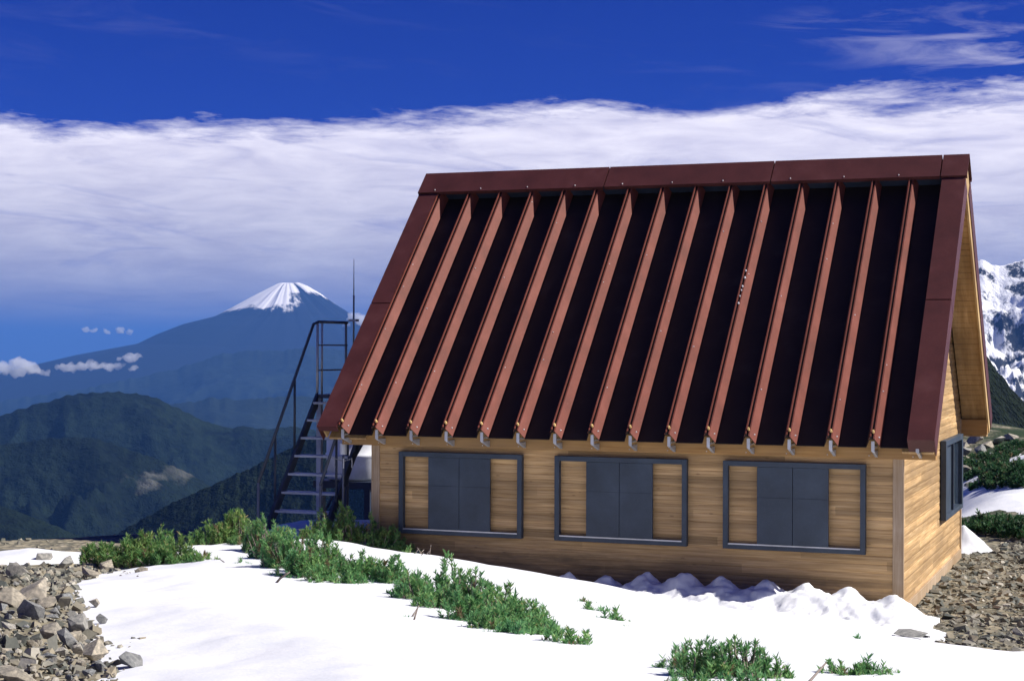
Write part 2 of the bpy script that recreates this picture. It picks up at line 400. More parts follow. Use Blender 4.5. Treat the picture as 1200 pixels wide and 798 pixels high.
# ------------------------------------------------------------------ mountains
def ridge(name, sky, D, mat, slope, depth, nu=360, nt=110, amp=.16, seed=0., back=.25, freq=1.0, zmin=-1700, spurs=.8, wigk=1.0):
    """a mountain range: crest through the given skyline at distance D, slopes falling both ways with spurs and gullies"""
    sky = np.array(sky, float); pxs = np.linspace(sky[0, 0], sky[-1, 0], nu)
    pys = np.interp(pxs, sky[:, 0], sky[:, 1])
    k = np.array([1, 2, 3, 2, 1.]); k /= k.sum()
    pys = np.convolve(np.pad(pys, 2, 'edge'), k, 'valid')
    tb = -depth * back; ts = np.concatenate([np.linspace(tb, 0, 16)[:-1], np.linspace(0, 1, nt) ** 1.25 * depth])
    V = np.empty((len(ts), nu, 3))
    for j, (px, py) in enumerate(zip(pxs, pys)):
        base = at(px, py, D); hd = base[:2] - CAM[:2]; L = np.linalg.norm(hd); hd /= L
        wig = noise.fractal((px * .11 + seed, seed, 0), 1., 2., 4) * D * .0012 * wigk
        for i, t in enumerate(ts):
            x, y = base[:2] - hd * t
            s = abs(t) / depth
            fr = freq * 3.2 / depth
            n = noise.ridged_multi_fractal((x * fr + seed, y * fr, seed), .9, 2.1, 6, 1., 2.) - 1.15
            wv = noise.fractal((x * fr * 3 + seed, y * fr * 3, 1 + seed), 1., 2., 4)
            z = base[2] + wig * max(0, 1 - s * 8) - abs(t) * slope * (1 - .18 * s) + (n * spurs + wv * .25) * amp * depth * slope * min(1, s * 3.2)
            V[i, j] = (x, y, max(z, zmin - 20))
    i = np.arange(len(ts) * nu).reshape(len(ts), nu)
    f = np.stack([i[:-1, :-1], i[:-1, 1:], i[1:, 1:], i[1:, :-1]], -1).reshape(-1, 4)
    o = np_mesh(name, V.reshape(-1, 3), f, mat, True); tag(o, kind='structure'); return o

scree_c = at(180, 556, 4200)
mh = forest_mat('forested_hill', (.002, .004, .004), (.010, .018, .011), .35, .03)
ma = forest_mat('forested_spur', (.002, .004, .004), (.008, .014, .009), .2, .035,
                [tuple(at(172, 548, 4330)) + (70, 320, 55), tuple(at(196, 562, 4250)) + (70, 300, 40), tuple(at(232, 545, 4200)) + (20, 200, 16)])
mn = forest_mat('near_forest_slope', (.002, .004, .004), (.007, .012, .007), .0, .06)
mb = forest_mat('distant_forest', (.010, .016, .014), (.014, .022, .016), .0, .01)
ridge('hills', [(-700, 560), (-420, 520), (-160, 530), (-60, 503), (0, 488), (40, 474), (80, 464), (110, 459), (140, 459), (175, 464), (205, 476), (232, 490), (262, 501), (290, 500), (312, 503), (345, 500), (400, 508), (520, 530)], 6200, mh, .52, 2300, seed=2.3, amp=.26, freq=1.5)
ridge('hills', [(-700, 600), (-420, 540), (-160, 515), (-60, 518), (0, 521), (60, 513), (110, 513), (150, 526), (190, 540), (225, 556), (262, 580), (310, 612), (400, 660)], 4500, ma, .62, 1700, seed=5.9, amp=.24, freq=1.4)
ridge('hills', [(-700, 620), (-160, 570), (-60, 583), (0, 592), (40, 606), (80, 622), (130, 650)], 3000, ma, .6, 900, seed=15.9, amp=.2, freq=1.2, nu=120)
ridge('hills', [(110, 640), (160, 612), (200, 590), (260, 563), (300, 545), (345, 522), (400, 497), (480, 470), (560, 450)], 2300, mn, .62, 1000, seed=9.1, amp=.22, freq=1.6)
ridge('hills', [(-500, 540), (-100, 525), (60, 500), (150, 482), (205, 474), (250, 466), (280, 468), (300, 467), (345, 463), (400, 468), (520, 460), (700, 470)], 12500, mb, .42, 4000, seed=11.2, amp=.15, freq=1.2)
ridge('hills', [(-200, 490), (0, 470), (100, 455), (180, 438), (210, 431), (250, 417), (290, 410), (312, 411), (345, 409), (362, 406), (400, 410), (440, 405), (560, 415), (760, 420)], 19500, mb, .36, 5200, seed=21.7, amp=.13, freq=1.1)

# the great snow-capped cone
def cone_mountain():
    D = 26000; prof_l = [(-430, 470), (-330, 440), (-240, 418), (-172, 405), (-150, 394), (-120, 382), (-84, 373), (-44, 351), (-12, 334), (-5, 332.5)]
    prof_r = [(0, 333), (14, 332.5), (24, 336.5), (40, 346), (52, 355), (78, 371), (105, 384), (150, 402), (230, 424), (320, 446), (430, 470)]
    c = at(337, 333, D); s = D / F
    h0 = lambda py: (405 - py) * s + CAM[2]
    rl = np.array([(-a * s, h0(b)) for a, b in prof_l][::-1]); rr = np.array([(a * s, h0(b)) for a, b in prof_r])
    na, nr = 360, 170; rs = np.linspace(0, 1, nr) ** 1.3 * 430 * s
    V = np.empty((nr, na, 3)); flat = 9 * s
    for j in range(na):
        th = 2 * math.pi * j / na; dx, dy = math.cos(th), math.sin(th)      # dx along the picture's right
        wr = .5 + .5 * dx
        gul = noise.fractal((dx * 6, dy * 6, 4.), 1., 2., 5); gul2 = noise.fractal((dx * 17, dy * 17, 9.), 1., 2., 4)
        # the great ravine right of the middle
        ang = math.degrees(th); rav = math.exp(-((ang - 312) / 5) ** 2)
        for i, r in enumerate(rs):
            hl = np.interp(r, rl[:, 0], rl[:, 1]); hr = np.interp(r, rr[:, 0], rr[:, 1])
            k = min(1, r / (40 * s)); e = (1 - dx ** 2) ** .5
            h = hl * (1 - wr) + hr * wr + (gul * 1.1 + gul2 * .25) * s * k * (1.5 if e > .3 else .6) - rav * 3.2 * s * k
            if r < flat * .6: h -= 2.5 * s * (1 - r / (flat * .6))
            V[i, j, :2] = c[:2] + (RH * dx + FH * dy) * r; V[i, j, 2] = h
    i = np.arange(nr * na).reshape(nr, na); i2 = np.roll(i, -1, 1)
    f = np.stack([i[:-1], i2[:-1], i2[1:], i[1:]], -1).reshape(-1, 4)
    t = NT('volcano_rock_and_snow'); v = t.coord()
    sub = t.n('ShaderNodeVectorMath', operation='SUBTRACT'); t.l(v, sub.inputs[0]); sub.inputs[1].default_value = (c[0], c[1], 0)
    nrm = t.n('ShaderNodeSeparateXYZ'); t.l(v, nrm.inputs[0])
    flatv = t.n('ShaderNodeVectorMath', operation='MULTIPLY'); t.l(sub.outputs[0], flatv.inputs[0]); flatv.inputs[1].default_value = (1, 1, 0)
    nn = t.n('ShaderNodeVectorMath', operation='NORMALIZE'); t.l(flatv.outputs[0], nn.inputs[0])
    streak = t.noise(nn.outputs[0], 8, 6, .72); streak2 = t.noise(t.coord((.0014, .0014, .0009)), 1, 7, .7)
    lo = h0(381); hi = h0(358)
    hgt = t.math('DIVIDE', t.math('SUBTRACT', nrm.outputs['Z'], lo), hi - lo)
    # snow line lower on the picture's left than on its right
    dotr = t.n('ShaderNodeVectorMath', operation='DOT_PRODUCT'); t.l(nn.outputs[0], dotr.inputs[0]); dotr.inputs[1].default_value = (RH[0], RH[1], 0)
    hgt = t.math('SUBTRACT', hgt, t.math('MULTIPLY_ADD', dotr.outputs['Value'], .45)); t.t.nodes[-1].inputs[2].default_value = 0
    fac = t.math('ADD', hgt, t.math('MULTIPLY', t.math('SUBTRACT', streak, .5), .75))
    fac = t.math('ADD', fac, t.math('MULTIPLY', t.math('SUBTRACT', streak2, .5), 2.8))
    a0 = math.radians(309); rvd = RH * math.cos(a0) + FH * math.sin(a0)
    dv = t.n('ShaderNodeVectorMath', operation='DOT_PRODUCT'); t.l(nn.outputs[0], dv.inputs[0]); dv.inputs[1].default_value = (rvd[0], rvd[1], 0)
    fac = t.math('SUBTRACT', fac, t.math('MULTIPLY', t.ramp(dv.outputs['Value'], [(.990, (0, 0, 0)), (.9975, (1, 1, 1))]), 1.1))
    m = t.ramp(fac, [(.36, (0, 0, 0)), (.58, (1, 1, 1))])
    col = t.mix(m, (.012, .015, .020), (.90, .88, .88))
    mat = t.fin(col, .9, 0, .05)
    o = np_mesh('mountain', V.reshape(-1, 3), f, mat, True); tag(o, kind='structure')
cone_mountain()

# snowy rock massif at the right and the dark slope before it
def massif_mat():
    t = NT('snow_and_crag'); v = t.coord()
    a = t.noise(v, .0042, 8, .68); b = t.noise(t.coord((1, 1, .45)), .014, 6, .72)
    g = t.n('ShaderNodeNewGeometry'); sx = t.n('ShaderNodeSeparateXYZ'); t.l(g.outputs['Normal'], sx.inputs[0])
    px = t.n('ShaderNodeSeparateXYZ'); t.l(v, px.inputs[0])
    hgt = t.math('MULTIPLY', t.math('ADD', px.outputs['Z'], 720), .00022)
    fac = t.math('ADD', t.math('ADD', t.math('MULTIPLY', a, 1.1), t.math('MULTIPLY', b, .7)), t.math('MULTIPLY', t.math('SUBTRACT', sx.outputs['Z'], .70), .25))
    fac = t.math('ADD', fac, t.math('MULTIPLY', hgt, .9))
    m = t.ramp(fac, [(.98, (0, 0, 0)), (1.0, (1, 1, 1))]); m = t.ramp(t.math('SUBTRACT', fac, .5), [(.47, (0, 0, 0)), (.55, (1, 1, 1))])
    c = t.mix(m, (.03, .034, .042), (.85, .86, .9))
    t.bump(b, 1., 25)
    return t.fin(c, .9, 0, .05)
ridge('mountain', [(420, 450), (560, 425), (700, 395), (820, 372), (920, 345), (1000, 332), (1060, 318), (1130, 310), (1153, 304), (1162, 310), (1172, 313), (1185, 309), (1200, 304), (1225, 292), (1280, 300), (1400, 330), (1560, 370), (1760, 430)], 7800, massif_mat(), .75, 2800, seed=31.4, amp=.15, freq=1.9, nu=620, wigk=.8)
ridge('hills', [(700, 620), (840, 520), (950, 430), (1020, 375), (1070, 352), (1105, 358), (1140, 395), (1166, 431), (1185, 455), (1200, 471), (1240, 503), (1330, 560)], 800, forest_mat('dark_near_slope', (.006, .010, .010), (.014, .022, .014), .0, .12), .7, 330, seed=41.0, amp=.12, freq=2.0, nu=300, back=.6)

# ------------------------------------------------------------------ the hut
XL, XR = -.36, 8.5
HX0, HX1, HY1 = .32, 8.017, 6.865
P = .55
EY, EZ = -.49, 2.27                       # eave, on the crest plane of the folded sheet
RY, RZ = 3.44, 6.27
SL = math.hypot(RY - EY, RZ - EZ)
T = Vector((0, (RY - EY) / SL, (RZ - EZ) / SL)); N = Vector((0, -T.z, T.y))
def rf(x, t, h): return Vector((x, EY, EZ)) + T * t + N * h       # a point on the front roof slope
def rb(x, t, h):                                                   # the same on the rear slope
    p = rf(x, t, h); return Vector((p.x, 2 * RY - p.y, p.z))

hut = empty('mountain_hut', (4.17, 3.43, 0), 'timber mountain hut with steep oxide red ribbed metal roof and three blue shutters', 'hut')

def siding_rows(z0, z1, pitch=.118):
    rows = []; z = z0
    while z < z1 - 1e-4: rows.append((z, min(z + pitch, z1))); z += pitch
    return rows
PROF = [(0, 0.0), (.04, .005), (.22, .009), (.5, .011), (.78, .009), (.96, .005), (1.0, 0.0)]
def wall_front(name, y, out, x0, x1, z0, z1):
    m = MB(); zs = []
    for a, b in siding_rows(z0, z1):
        for k, o in PROF[:-1]: zs.append((a + (b - a) * k, o))
    zs.append((z1, 0))
    vs = []; fs = []
    for z, o in zs: vs += [(x0, y + out * o, z), (x1, y + out * o, z)]
    for i in range(len(zs) - 1): fs.append((2 * i, 2 * i + 1, 2 * i + 3, 2 * i + 2) if out < 0 else (2 * i + 1, 2 * i, 2 * i + 2, 2 * i + 3))
    m.add(vs, fs); return m.build(name, M['dark_base_siding'], hut, fix=False)
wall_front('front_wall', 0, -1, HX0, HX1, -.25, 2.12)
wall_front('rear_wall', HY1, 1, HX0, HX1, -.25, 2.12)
def wall_gable(name, x, out):
    m = MB(); vs = []; fs = []; zs = []
    for a, b in siding_rows(-.25 if out > 0 else -.25, 5.96):
        for k, o in PROF[:-1]: zs.append((a + (b - a) * k, o))
    for z, o in zs:
        w = 10 if z < 2.0 else 0
        lo = max(0, RY - (RZ - .30 - z) * T.y / T.z); hi = 2 * RY - lo
        vs += [(x + out * o, lo, z), (x + out * o, min(hi, HY1), z)]
    for i in range(len(zs) - 1):
        fs.append((2 * i, 2 * i + 1, 2 * i + 3, 2 * i + 2) if out > 0 else (2 * i + 1, 2 * i, 2 * i + 2, 2 * i + 3))
    m.add(vs, fs); return m.build(name, M['siding'], hut, fix=False)
wall_gable('gable_wall', HX1, 1); wall_gable('gable_wall', HX0, -1)

def part(name, m, mat, bevel=.004, smooth=False, parent=None): return m.build(name, M[mat], parent or hut, smooth=smooth, bevel=bevel)
part('corner_post', MB().box(HX1 - .115, HX1 + .03, -.035, .02, -.25, 1.985), 'post')
part('corner_post', MB().box(HX0 - .03, HX0 + .10, -.035, .02, -.25, 1.985), 'post')
part('corner_post', MB().box(HX1 - .02, HX1 + .028, HY1 - .06, HY1 + .035, -.25, 2.25), 'post')
part('corner_post', MB().box(HX0 - .03, HX0 + .03, HY1 - .06, HY1 + .035, -.25, 2.25), 'post')
part('eave_beam', MB().box(XL + .22, XR - .03, -.145, .035, 1.99, 2.24), 'beam', .008)
part('eave_beam', MB().box(XL + .22, XR - .03, HY1 - .035, HY1 + .13, 1.99, 2.24), 'beam', .008)
part('base_board', MB().box(HX1 + .002, HX1 + .04, .03, HY1 - .07, -.1, .05), 'post')

# folded roof sheet: crests every P, troughs between them
W, CR, DP = .062, .060, .165
def sheet_profile():
    pts = []
    for k in range(16):
        xc = P * k
        if k > 0: pts += [(xc - CR / 2 - W, -DP), (xc - CR / 2, 0)]
        else: pts += [(XL + .02, 0)]
        if k < 15: pts += [(xc + CR / 2, 0), (xc + CR / 2 + W, -DP)]
        else: pts += [(XR - .03, 0)]
    return pts
prof = sheet_profile()
def sheet(fn):
    m = MB(); n = len(prof); vs = []
    for t in (0, SL - .06):
        for h0 in (0, -.012):
            vs += [fn(x, t, h + h0) for x, h in prof]
    fs = []
    for i in range(n - 1):
        fs += [(i, i + 1, 2 * n + i + 1, 2 * n + i), (n + i + 1, n + i, 3 * n + i, 3 * n + i + 1), (i + 1, i, n + i, n + i + 1)]
    m.add(vs, fs); return m
part('roof_sheet', sheet(rf), 'shade_umber', 0)
part('rear_roof_sheet', sheet(rb), 'shade_umber', 0)

# red ribs capping each crest: narrow top with a standing seam, wide right flank
def rib_mesh(fn, x):
    m = MB(); e = .006; t0, t1 = -.004, SL - .05
    c0, c1 = x - CR / 2, x + CR / 2
    def strip(pts):
        n = len(pts)
        for (xa, ha), (xb, hb) in zip(pts[:-1], pts[1:]):
            dx, dh = xb - xa, hb - ha; L = math.hypot(dx, dh); nx, nh = -dh / L * .003, dx / L * .003
            m.hexa([fn(xa, t0, ha), fn(xb, t0, hb), fn(xb, t1, hb), fn(xa, t1, ha), fn(xa + nx, t0, ha + nh), fn(xb + nx, t0, hb + nh), fn(xb + nx, t1, hb + nh), fn(xa + nx, t1, ha + nh)])
    strip([(c0 - .014, -.02), (c0 - .001, e)]); strip([(c1 - .012, e + .002), (c1 + .001, e)]); strip([(c1 + .001, e), (c1 + W, -DP + .014)])
    xs = x - .018
    m.hexa([fn(xs - .007, t0 + .03, .011), fn(xs + .007, t0 + .03, .011), fn(xs + .007, t1, .011), fn(xs - .007, t1, .011),
            fn(xs - .007, t0 + .03, .036), fn(xs + .007, t0 + .03, .036), fn(xs + .007, t1, .036), fn(xs - .007, t1, .036)])
    return m
def stud(p, axis, r, h, n=8):
    m = MB(); m.tube([p, p + axis * h * .65, p + axis * h], [r, r * .95, r * .5], n); return m
NF = (N * W + Vector((DP, 0, 0))).normalized()
rib0 = None
for k in range(0, 15):
    x = P * k
    rb_ = rib_mesh(rf, x).build('roof_rib', M['red'], hut)
    stud(rf(x + .012, .10, .006), N, .016, .055).build('bolt_cap', M['gold'], rb_)
    stud(rf(x + CR / 2 + W * .55, .10, -DP * .55 + .006), NF, .011, .02).build('bolt', M['bolt'], rb_)
    if k == 10:   # flecks of snow caught on the seam
        for tt in np.linspace(2.5, 3.2, 6):
            stud(rf(x + .012 + random.uniform(-.01, .01), tt + random.uniform(-.04, .04), .004), N, random.uniform(.008, .017), .03, 6).build('snow_fleck', M['snow'], rb_)
    for j in range(2 if k else 5):
        tt = random.uniform(.6, SL * .9)
        stud(rf(x + CR / 2 + W * random.uniform(.1, .3), tt, -DP * .15 + .006), NF, .009, .014, 6).build('bolt', M['bolt'], rb_)
mr = MB()
for k in range(0, 15):
    q = rib_mesh(rb, P * k); mr.add(q.v, q.f)
o = part('rear_roof_ribs', mr, 'red', 0); o.name = 'rear_rib'

# ridge cap: three long lengths and a short end, folded over the ridge
for a, b in ((XL - .02, 2.86), (2.878, 5.56), (5.578, 8.12), (8.138, XR + .02)):
    m = MB(); hh = .05; lw = .43; th = .012
    for fn in (rf, rb):
        m.hexa([fn(a, SL - lw, hh), fn(b, SL - lw, hh), fn(b, SL + .05, hh), fn(a, SL + .05, hh), fn(a, SL - lw, hh + th), fn(b, SL - lw, hh + th), fn(b, SL + .062, hh + th), fn(a, SL + .062, hh + th)])
        m.hexa([fn(a, SL - lw, hh - .05), fn(b, SL - lw, hh - .05), fn(b, SL - lw + .01, hh - .05), fn(a, SL - lw + .01, hh - .05), fn(a, SL - lw, hh - .001), fn(b, SL - lw, hh - .001), fn(b, SL - lw + .01, hh - .001), fn(a, SL - lw + .01, hh - .001)])
    o = part('ridge_cap', m, 'maroon', 0)
    for q in np.arange(a + .3, b - .1, .82):
        stud(rf(q, SL - lw + .05, hh + th), N, .010, .016, 6).build('bolt', M['bolt'], o)
# closure behind the cap above the troughs
m = MB(); m.hexa([rf(XL + .1, SL - .36, -DP), rf(XR - .1, SL - .36, -DP), rf(XR - .1, SL - .34, -DP), rf(XL + .1, SL - .34, -DP), rf(XL + .1, SL - .36, .03), rf(XR - .1, SL - .36, .03), rf(XR - .1, SL - .34, .03), rf(XL + .1, SL - .34, .03)])
part('ridge_closure', m, 'steelblue_dark', 0)

# verge flashings along both gables, in two lengths
def verge(fn, xa, xb, outer, t0, t1, side):
    """face plate from xa to xb, with a side plate at the outer edge"""
    m = MB(); h = .022; d0, d1 = h, h + .012; lo = -.27
    m.hexa([fn(xa, t0, d0), fn(xb, t0, d0), fn(xb, t1, d0), fn(xa, t1, d0), fn(xa, t0, d1), fn(xb, t0, d1), fn(xb, t1, d1), fn(xa, t1, d1)])
    s0, s1 = (outer - .012, outer) if side > 0 else (outer, outer + .012)
    m.hexa([fn(s0, t0, lo), fn(s1, t0, lo), fn(s1, t1, lo), fn(s0, t1, lo), fn(s0, t0, d0 - .001), fn(s1, t0, d0 - .001), fn(s1, t1, d0 - .001), fn(s0, t1, d0 - .001)])
    return m
for fn, rear in ((rf, 0), (rb, 1)):
    for t0, t1 in ((-.03, 2.55), (2.572, SL - .445)):
        part('verge_flashing', verge(fn, XL, -.035, XL, t0, t1, -1), 'maroon', 0)
        part('verge_flashing', verge(fn, 8.155, XR, XR, t0, t1, 1), 'maroon', 0)
    # end plates that close the verge boxes at the eave
    for xa, xb, dz in ((XL + .014, -.035, .07), (8.155, XR - .014, .20)):
        m = MB(); m.hexa([fn(xa, -.03, -dz), fn(xb, -.03, -dz), fn(xb, -.018, -dz), fn(xa, -.018, -dz), fn(xa, -.03, .02), fn(xb, -.03, .02), fn(xb, -.018, .02), fn(xa, -.018, .02)])
        part('verge_end_plate', m, 'maroon', 0)
    # right verge's trough-side return
    m = MB(); m.hexa([fn(8.155, -.02, -DP + .01), fn(8.165, -.02, -DP + .01), fn(8.165, SL - .45, -DP + .01), fn(8.155, SL - .45, -DP + .01), fn(8.155, -.02, .021), fn(8.165, -.02, .021), fn(8.165, SL - .45, .021), fn(8.155, SL - .45, .021)])
    part('verge_return', m, 'shade_umber', 0)
    # timber verge board and boarded soffit under the gable overhang
    for xa, xb, wx in ((HX1 + .03, XR - .05, XR - .045), (XL + .05, HX0 - .03, XL + .005)):
        q = MB(); n = 44
        for i in range(n):
            a = .05 + (SL - .35) * i / n; b = .05 + (SL - .35) * (i + 1) / n - .006
            q.hexa([fn(xa, a, -.34), fn(xb, a, -.34), fn(xb, b, -.34), fn(xa, b, -.34), fn(xa, a, -.30), fn(xb, a, -.30), fn(xb, b, -.30), fn(xa, b, -.30)])
        part('soffit', q, 'soffit_wood', .003)
        q = MB(); lo = -.42 if rear else -.30
        q.hexa([fn(wx, .05, lo), fn(wx + .032, .05, lo), fn(wx + .032, SL - .34, lo), fn(wx, SL - .34, lo), fn(wx, .05, -.05), fn(wx + .032, .05, -.05), fn(wx + .032, SL - .1, -.05), fn(wx, SL - .1, -.05)])
        part('verge_board', q, 'fascia', .003)
        if rear:
            q = MB(); x0, x1 = (xa, wx - .002) if xa > 4 else (wx + .034, xb)
            a = fn(x0, .05, -.36); yb = a.y
            q.add([(x0, HY1 + .02, a.z - .10), (x1, HY1 + .02, a.z - .10), (x1, yb, a.z - .10), (x0, yb, a.z - .10), (x0, HY1 + .02, a.z + .10), (x1, HY1 + .02, a.z + .10), (x1, yb, a.z + .02), (x0, yb, a.z + .02)],
                  [(0, 3, 2, 1), (4, 5, 6, 7), (0, 1, 5, 4), (1, 2, 6, 5), (2, 3, 7, 6), (3, 0, 4, 7)])
            part('soffit', q, 'soffit_wood', .003)

# galvanised brackets that tie each crest to the beam
for k in range(16):
    x = P * k if k < 15 else P * 15 + .02
    m = MB(); y = -.15
    m.box(x - .022, x + .022, -.40, y, 2.14, 2.165)
    m.hexa([(x - .022, -.41, 2.10), (x + .022, -.41, 2.10), (x + .022, -.385, 2.10), (x - .022, -.385, 2.10), (x - .022, -.41, 2.235), (x + .022, -.41, 2.235), (x + .022, -.385, 2.235), (x - .022, -.385, 2.235)])
    m.hexa([(x - .012, -.40, 2.09), (x + .026, -.40, 2.09), (x + .026, y, 2.01), (x - .012, y, 2.01), (x - .012, -.40, 2.10), (x + .026, -.40, 2.10), (x + .026, y, 2.10), (x - .012, y, 2.10)])
    o = part('eave_bracket', m, 'zinc', .003)
    stud(Vector((x + .008, -.148, 2.035)), Vector((0, -1, 0)), .016, .05).build('bolt', M['bolt'], o)
    stud(Vector((x - .09, -.145, 2.03)), Vector((0, -1, 0)), .008, .012, 6).build('bolt', M['bolt'], o)

# three shutter frames on the front wall, two closed leaves in the middle of each
for x0 in (.77, 3.194, 5.63):
    w, zb, zt, y0, y1, b = 1.928, .713, 1.908, -.115, -.026, .070
    m = MB().box(x0, x0 + b, y0, y1, zb, zt).box(x0 + w - b, x0 + w, y0, y1, zb, zt).box(x0 + b, x0 + w - b, y0, y1, zt - b, zt).box(x0 + b, x0 + w - b, y0, y1, zb, zb + b * .8)
    fr = part('shutter_frame', m, 'steelblue', .004)
    MB().box(x0 + b, x0 + w - b, y0 + .01, y0 + .05, zb + b * .8 + .002, zb + b * .8 + .02).build('rail', M['zinc'], fr)
    xm = x0 + w * .495; zs = zb + b * .8 + .022
    for a, c in ((x0 + w * .243, xm - .003), (xm + .003, x0 + w * .745)):
        lf = MB().box(a, c, y0 + .016, y0 + .05, zs, zt - b - .003).build('shutter_leaf', M['steelblue'], fr, bevel=.003)
        zz = zs + (zt - b - zs) * .60
        MB().box(a + .004, c - .004, y0 + .0135, y0 + .015, zz, zz + .006).build('joint', M['gap'], lf)

# gable window in a deep frame
wy0, wy1, wz0, wz1 = 4.02, 6.42, .79, 2.02; xa, xb = HX1 + .02, HX1 + .105
m = MB().box(xa, xb, wy0, wy0 + .16, wz0, wz1).box(xa, xb, wy1 - .16, wy1, wz0, wz1).box(xa, xb, wy0 + .16, wy1 - .16, wz1 - .09, wz1).box(xa, xb, wy0 + .16, wy1 - .16, wz0, wz0 + .07)
win = part('window', m, 'steelblue', .004)
m = MB(); ym = (wy0 + wy1) / 2
m.box(xa + .01, xb - .02, ym - .04, ym + .04, wz0 + .072, wz1 - .092)
m.build('mullion', M['steelblue_dark'], win)
MB().box(xa + .01, xa + .03, wy0 + .162, ym - .042, wz0 + .072, wz1 - .092).build('pane', M['steelblue'], win)
MB().box(xa + .01, xa + .022, ym + .042, wy1 - .162, wz0 + .072, wz1 - .092).build('pane', M['glass'], win)

# ------------------------------------------------------------------ outside stair, mast, tank, instrument pole
SX0, SX1 = -1.60, -.60
stair = empty('steel_stair', (-1.1, .3, .55), 'dark steel outside stair with pipe handrails climbing the far end of the hut', 'stair')
def sp(name, m, mat, bevel=0, smooth=False): return m.build(name, M[mat], stair, bevel=bevel, smooth=smooth)
ys0, zs0, ys1, zs1 = .12, .42, 1.85, 2.66
for x in (SX0, SX1):
    m = MB(); sl = (zs1 - zs0) / (ys1 - ys0); hw = .12
    m.hexa([(x - .025, ys0 - .05, zs0 - hw), (x + .025, ys0 - .05, zs0 - hw), (x + .025, ys1, zs1 - hw * 1.6), (x - .025, ys1, zs1 - hw * 1.6),
            (x - .025, ys0 - .05, zs0 + hw), (x + .025, ys0 - .05, zs0 + hw), (x + .025, ys1, zs1 + .02), (x - .025, ys1, zs1 + .02)])
    sp('stringer', m, 'stair', .004)
for i in range(8):
    z = .64 + .272 * i; y = ys0 + (z - zs0) / ((zs1 - zs0) / (ys1 - ys0))
    if z > 2.6: break
    sp('tread', MB().box(SX0 + .03, SX1 - .03, y - .10, y + .13, z - .035, z), 'tread', .003)
sp('landing', MB().box(SX0 - .03, HX0 - .035, ys1 + .002, 3.0, zs1 - .06, zs1), 'stair', .003)
for x, hi in ((SX0 - .03, 1), (SX1 + .03, 1)):
    pts = [(x, 0.0, .5), (x, 0.0, 1.36), (x, 1.78, 3.80), (x, 1.95, 3.84)]
    if x < -1: pts += [(x, 3.0, 3.84)]
    sp('handrail', MB().tube(pts[1:], .024, 8), 'stair', smooth=True)
    for y, zb in ((0.0, .35), (.52, .9), (1.15, 1.8)):
        zt_ = 1.36 + (3.80 - 1.36) * y / 1.78
        sp('post', MB().tube([(x, y, zb), (x, y, zt_)], .02, 8), 'mast' if y == 0 else 'stair', smooth=True)
x = SX0 - .03
sp('post', MB().tube([(x, 1.92, zs1 - .25), (x, 1.92, 3.84)], .022, 8), 'zinc', smooth=True)
sp('post', MB().tube([(x, 2.08, zs1 - .05), (x, 2.08, 3.84)], .018, 8), 'zinc', smooth=True)
sp('post', MB().tube([(x, 2.95, zs1 - .05), (x, 2.95, 3.84)], .022, 8), 'mast', smooth=True)
for z in (3.05, 3.46): sp('rail', MB().tube([(x, 1.92, z), (x, 3.0, z)], .014, 6), 'mast', smooth=True)
for xx, yy in ((SX0, 2.9), (SX0, 1.95), (SX1 + .1, 1.95)):
    sp('support_leg', MB().box(xx - .04, xx + .04, yy - .04, yy + .04, .1, zs1 - .062), 'tread' if yy < 2 and xx < -1 else 'stair')
sp('cross_brace', MB().tube([(SX0, 1.95, .6), (SX1 + .1, 1.95, 2.4)], .02, 6), 'stair')

mast = empty('radio_mast', (-1.55, 3.08, 3.2), 'thin whip radio mast rising beside the stair landing rail', 'radio mast')
MB().tube([(-1.55, 3.08, 3.2), (-1.55, 3.08, 4.30)], .016, 8).build('pole', M['mast'], mast, smooth=True)
MB().tube([(-1.55, 3.08, 4.301), (-1.55, 3.08, 4.92)], [.010, .004], 6).build('whip', M['mast'], mast, smooth=True)
MB().box(-1.62, -1.48, 3.02, 3.14, 3.86, 3.90).build('clamp', M['zinc'], mast)

ip = empty('instrument_pole', (-.40, .42, .45), 'slim grey pole carrying a white weather instrument beneath the eave', 'weather instrument')
MB().tube([(-.40, .42, .45), (-.40, .42, 1.78)], .017, 8).build('pole', M['mast'], ip, smooth=True)
MB().tube([(-.40, .42, 1.80), (-.40, .42, 1.97)], .055, 12).build('housing', M['white'], ip, smooth=False)
for a in range(4):
    c, s = math.cos(a * 1.57 + .5), math.sin(a * 1.57 + .5)
    MB().tube([(-.40, .42, 1.70), (-.40 + .13 * c, .42 + .13 * s, 1.74), (-.40 + .13 * c, .42 + .13 * s, 1.60)], .012, 6).build('arm', M['zinc'], ip)

tank = empty('water_tank', (-3.42, 7.0, -.3), 'white plastic water tank raised on a dark steel stand behind the stair', 'tank')
m = MB(); cx, cy = -3.42, 7.0
rings = [(.86, .50), (.9, .56), (1.3, .58), (1.32, .60), (1.36, .60), (1.38, .58), (1.70, .58), (1.72, .60), (1.76, .60), (1.80, .57), (1.95, .44), (2.03, .25)]
m.tube([(cx, cy, z) for z, r in rings], [r for z, r in rings], 28)
m.build('drum', M['white'], tank, smooth=True, bevel=0)
MB().tube([(cx, cy, 2.032), (cx, cy, 2.09)], .16, 16).build('lid', M['steelblue_dark'], tank)
m = MB().box(cx - .62, cx + .62, cy - .62, cy + .62, .72, .855); m.build('stand', M['steelblue_dark'], tank)
for a in (-1, 1):
    for b in (-1, 1): MB().box(cx + a * .5 - .06, cx + a * .5 + .06, cy + b * .5 - .06, cy + b * .5 + .06, -.8, .718).build('leg', M['steelblue_dark'], tank)

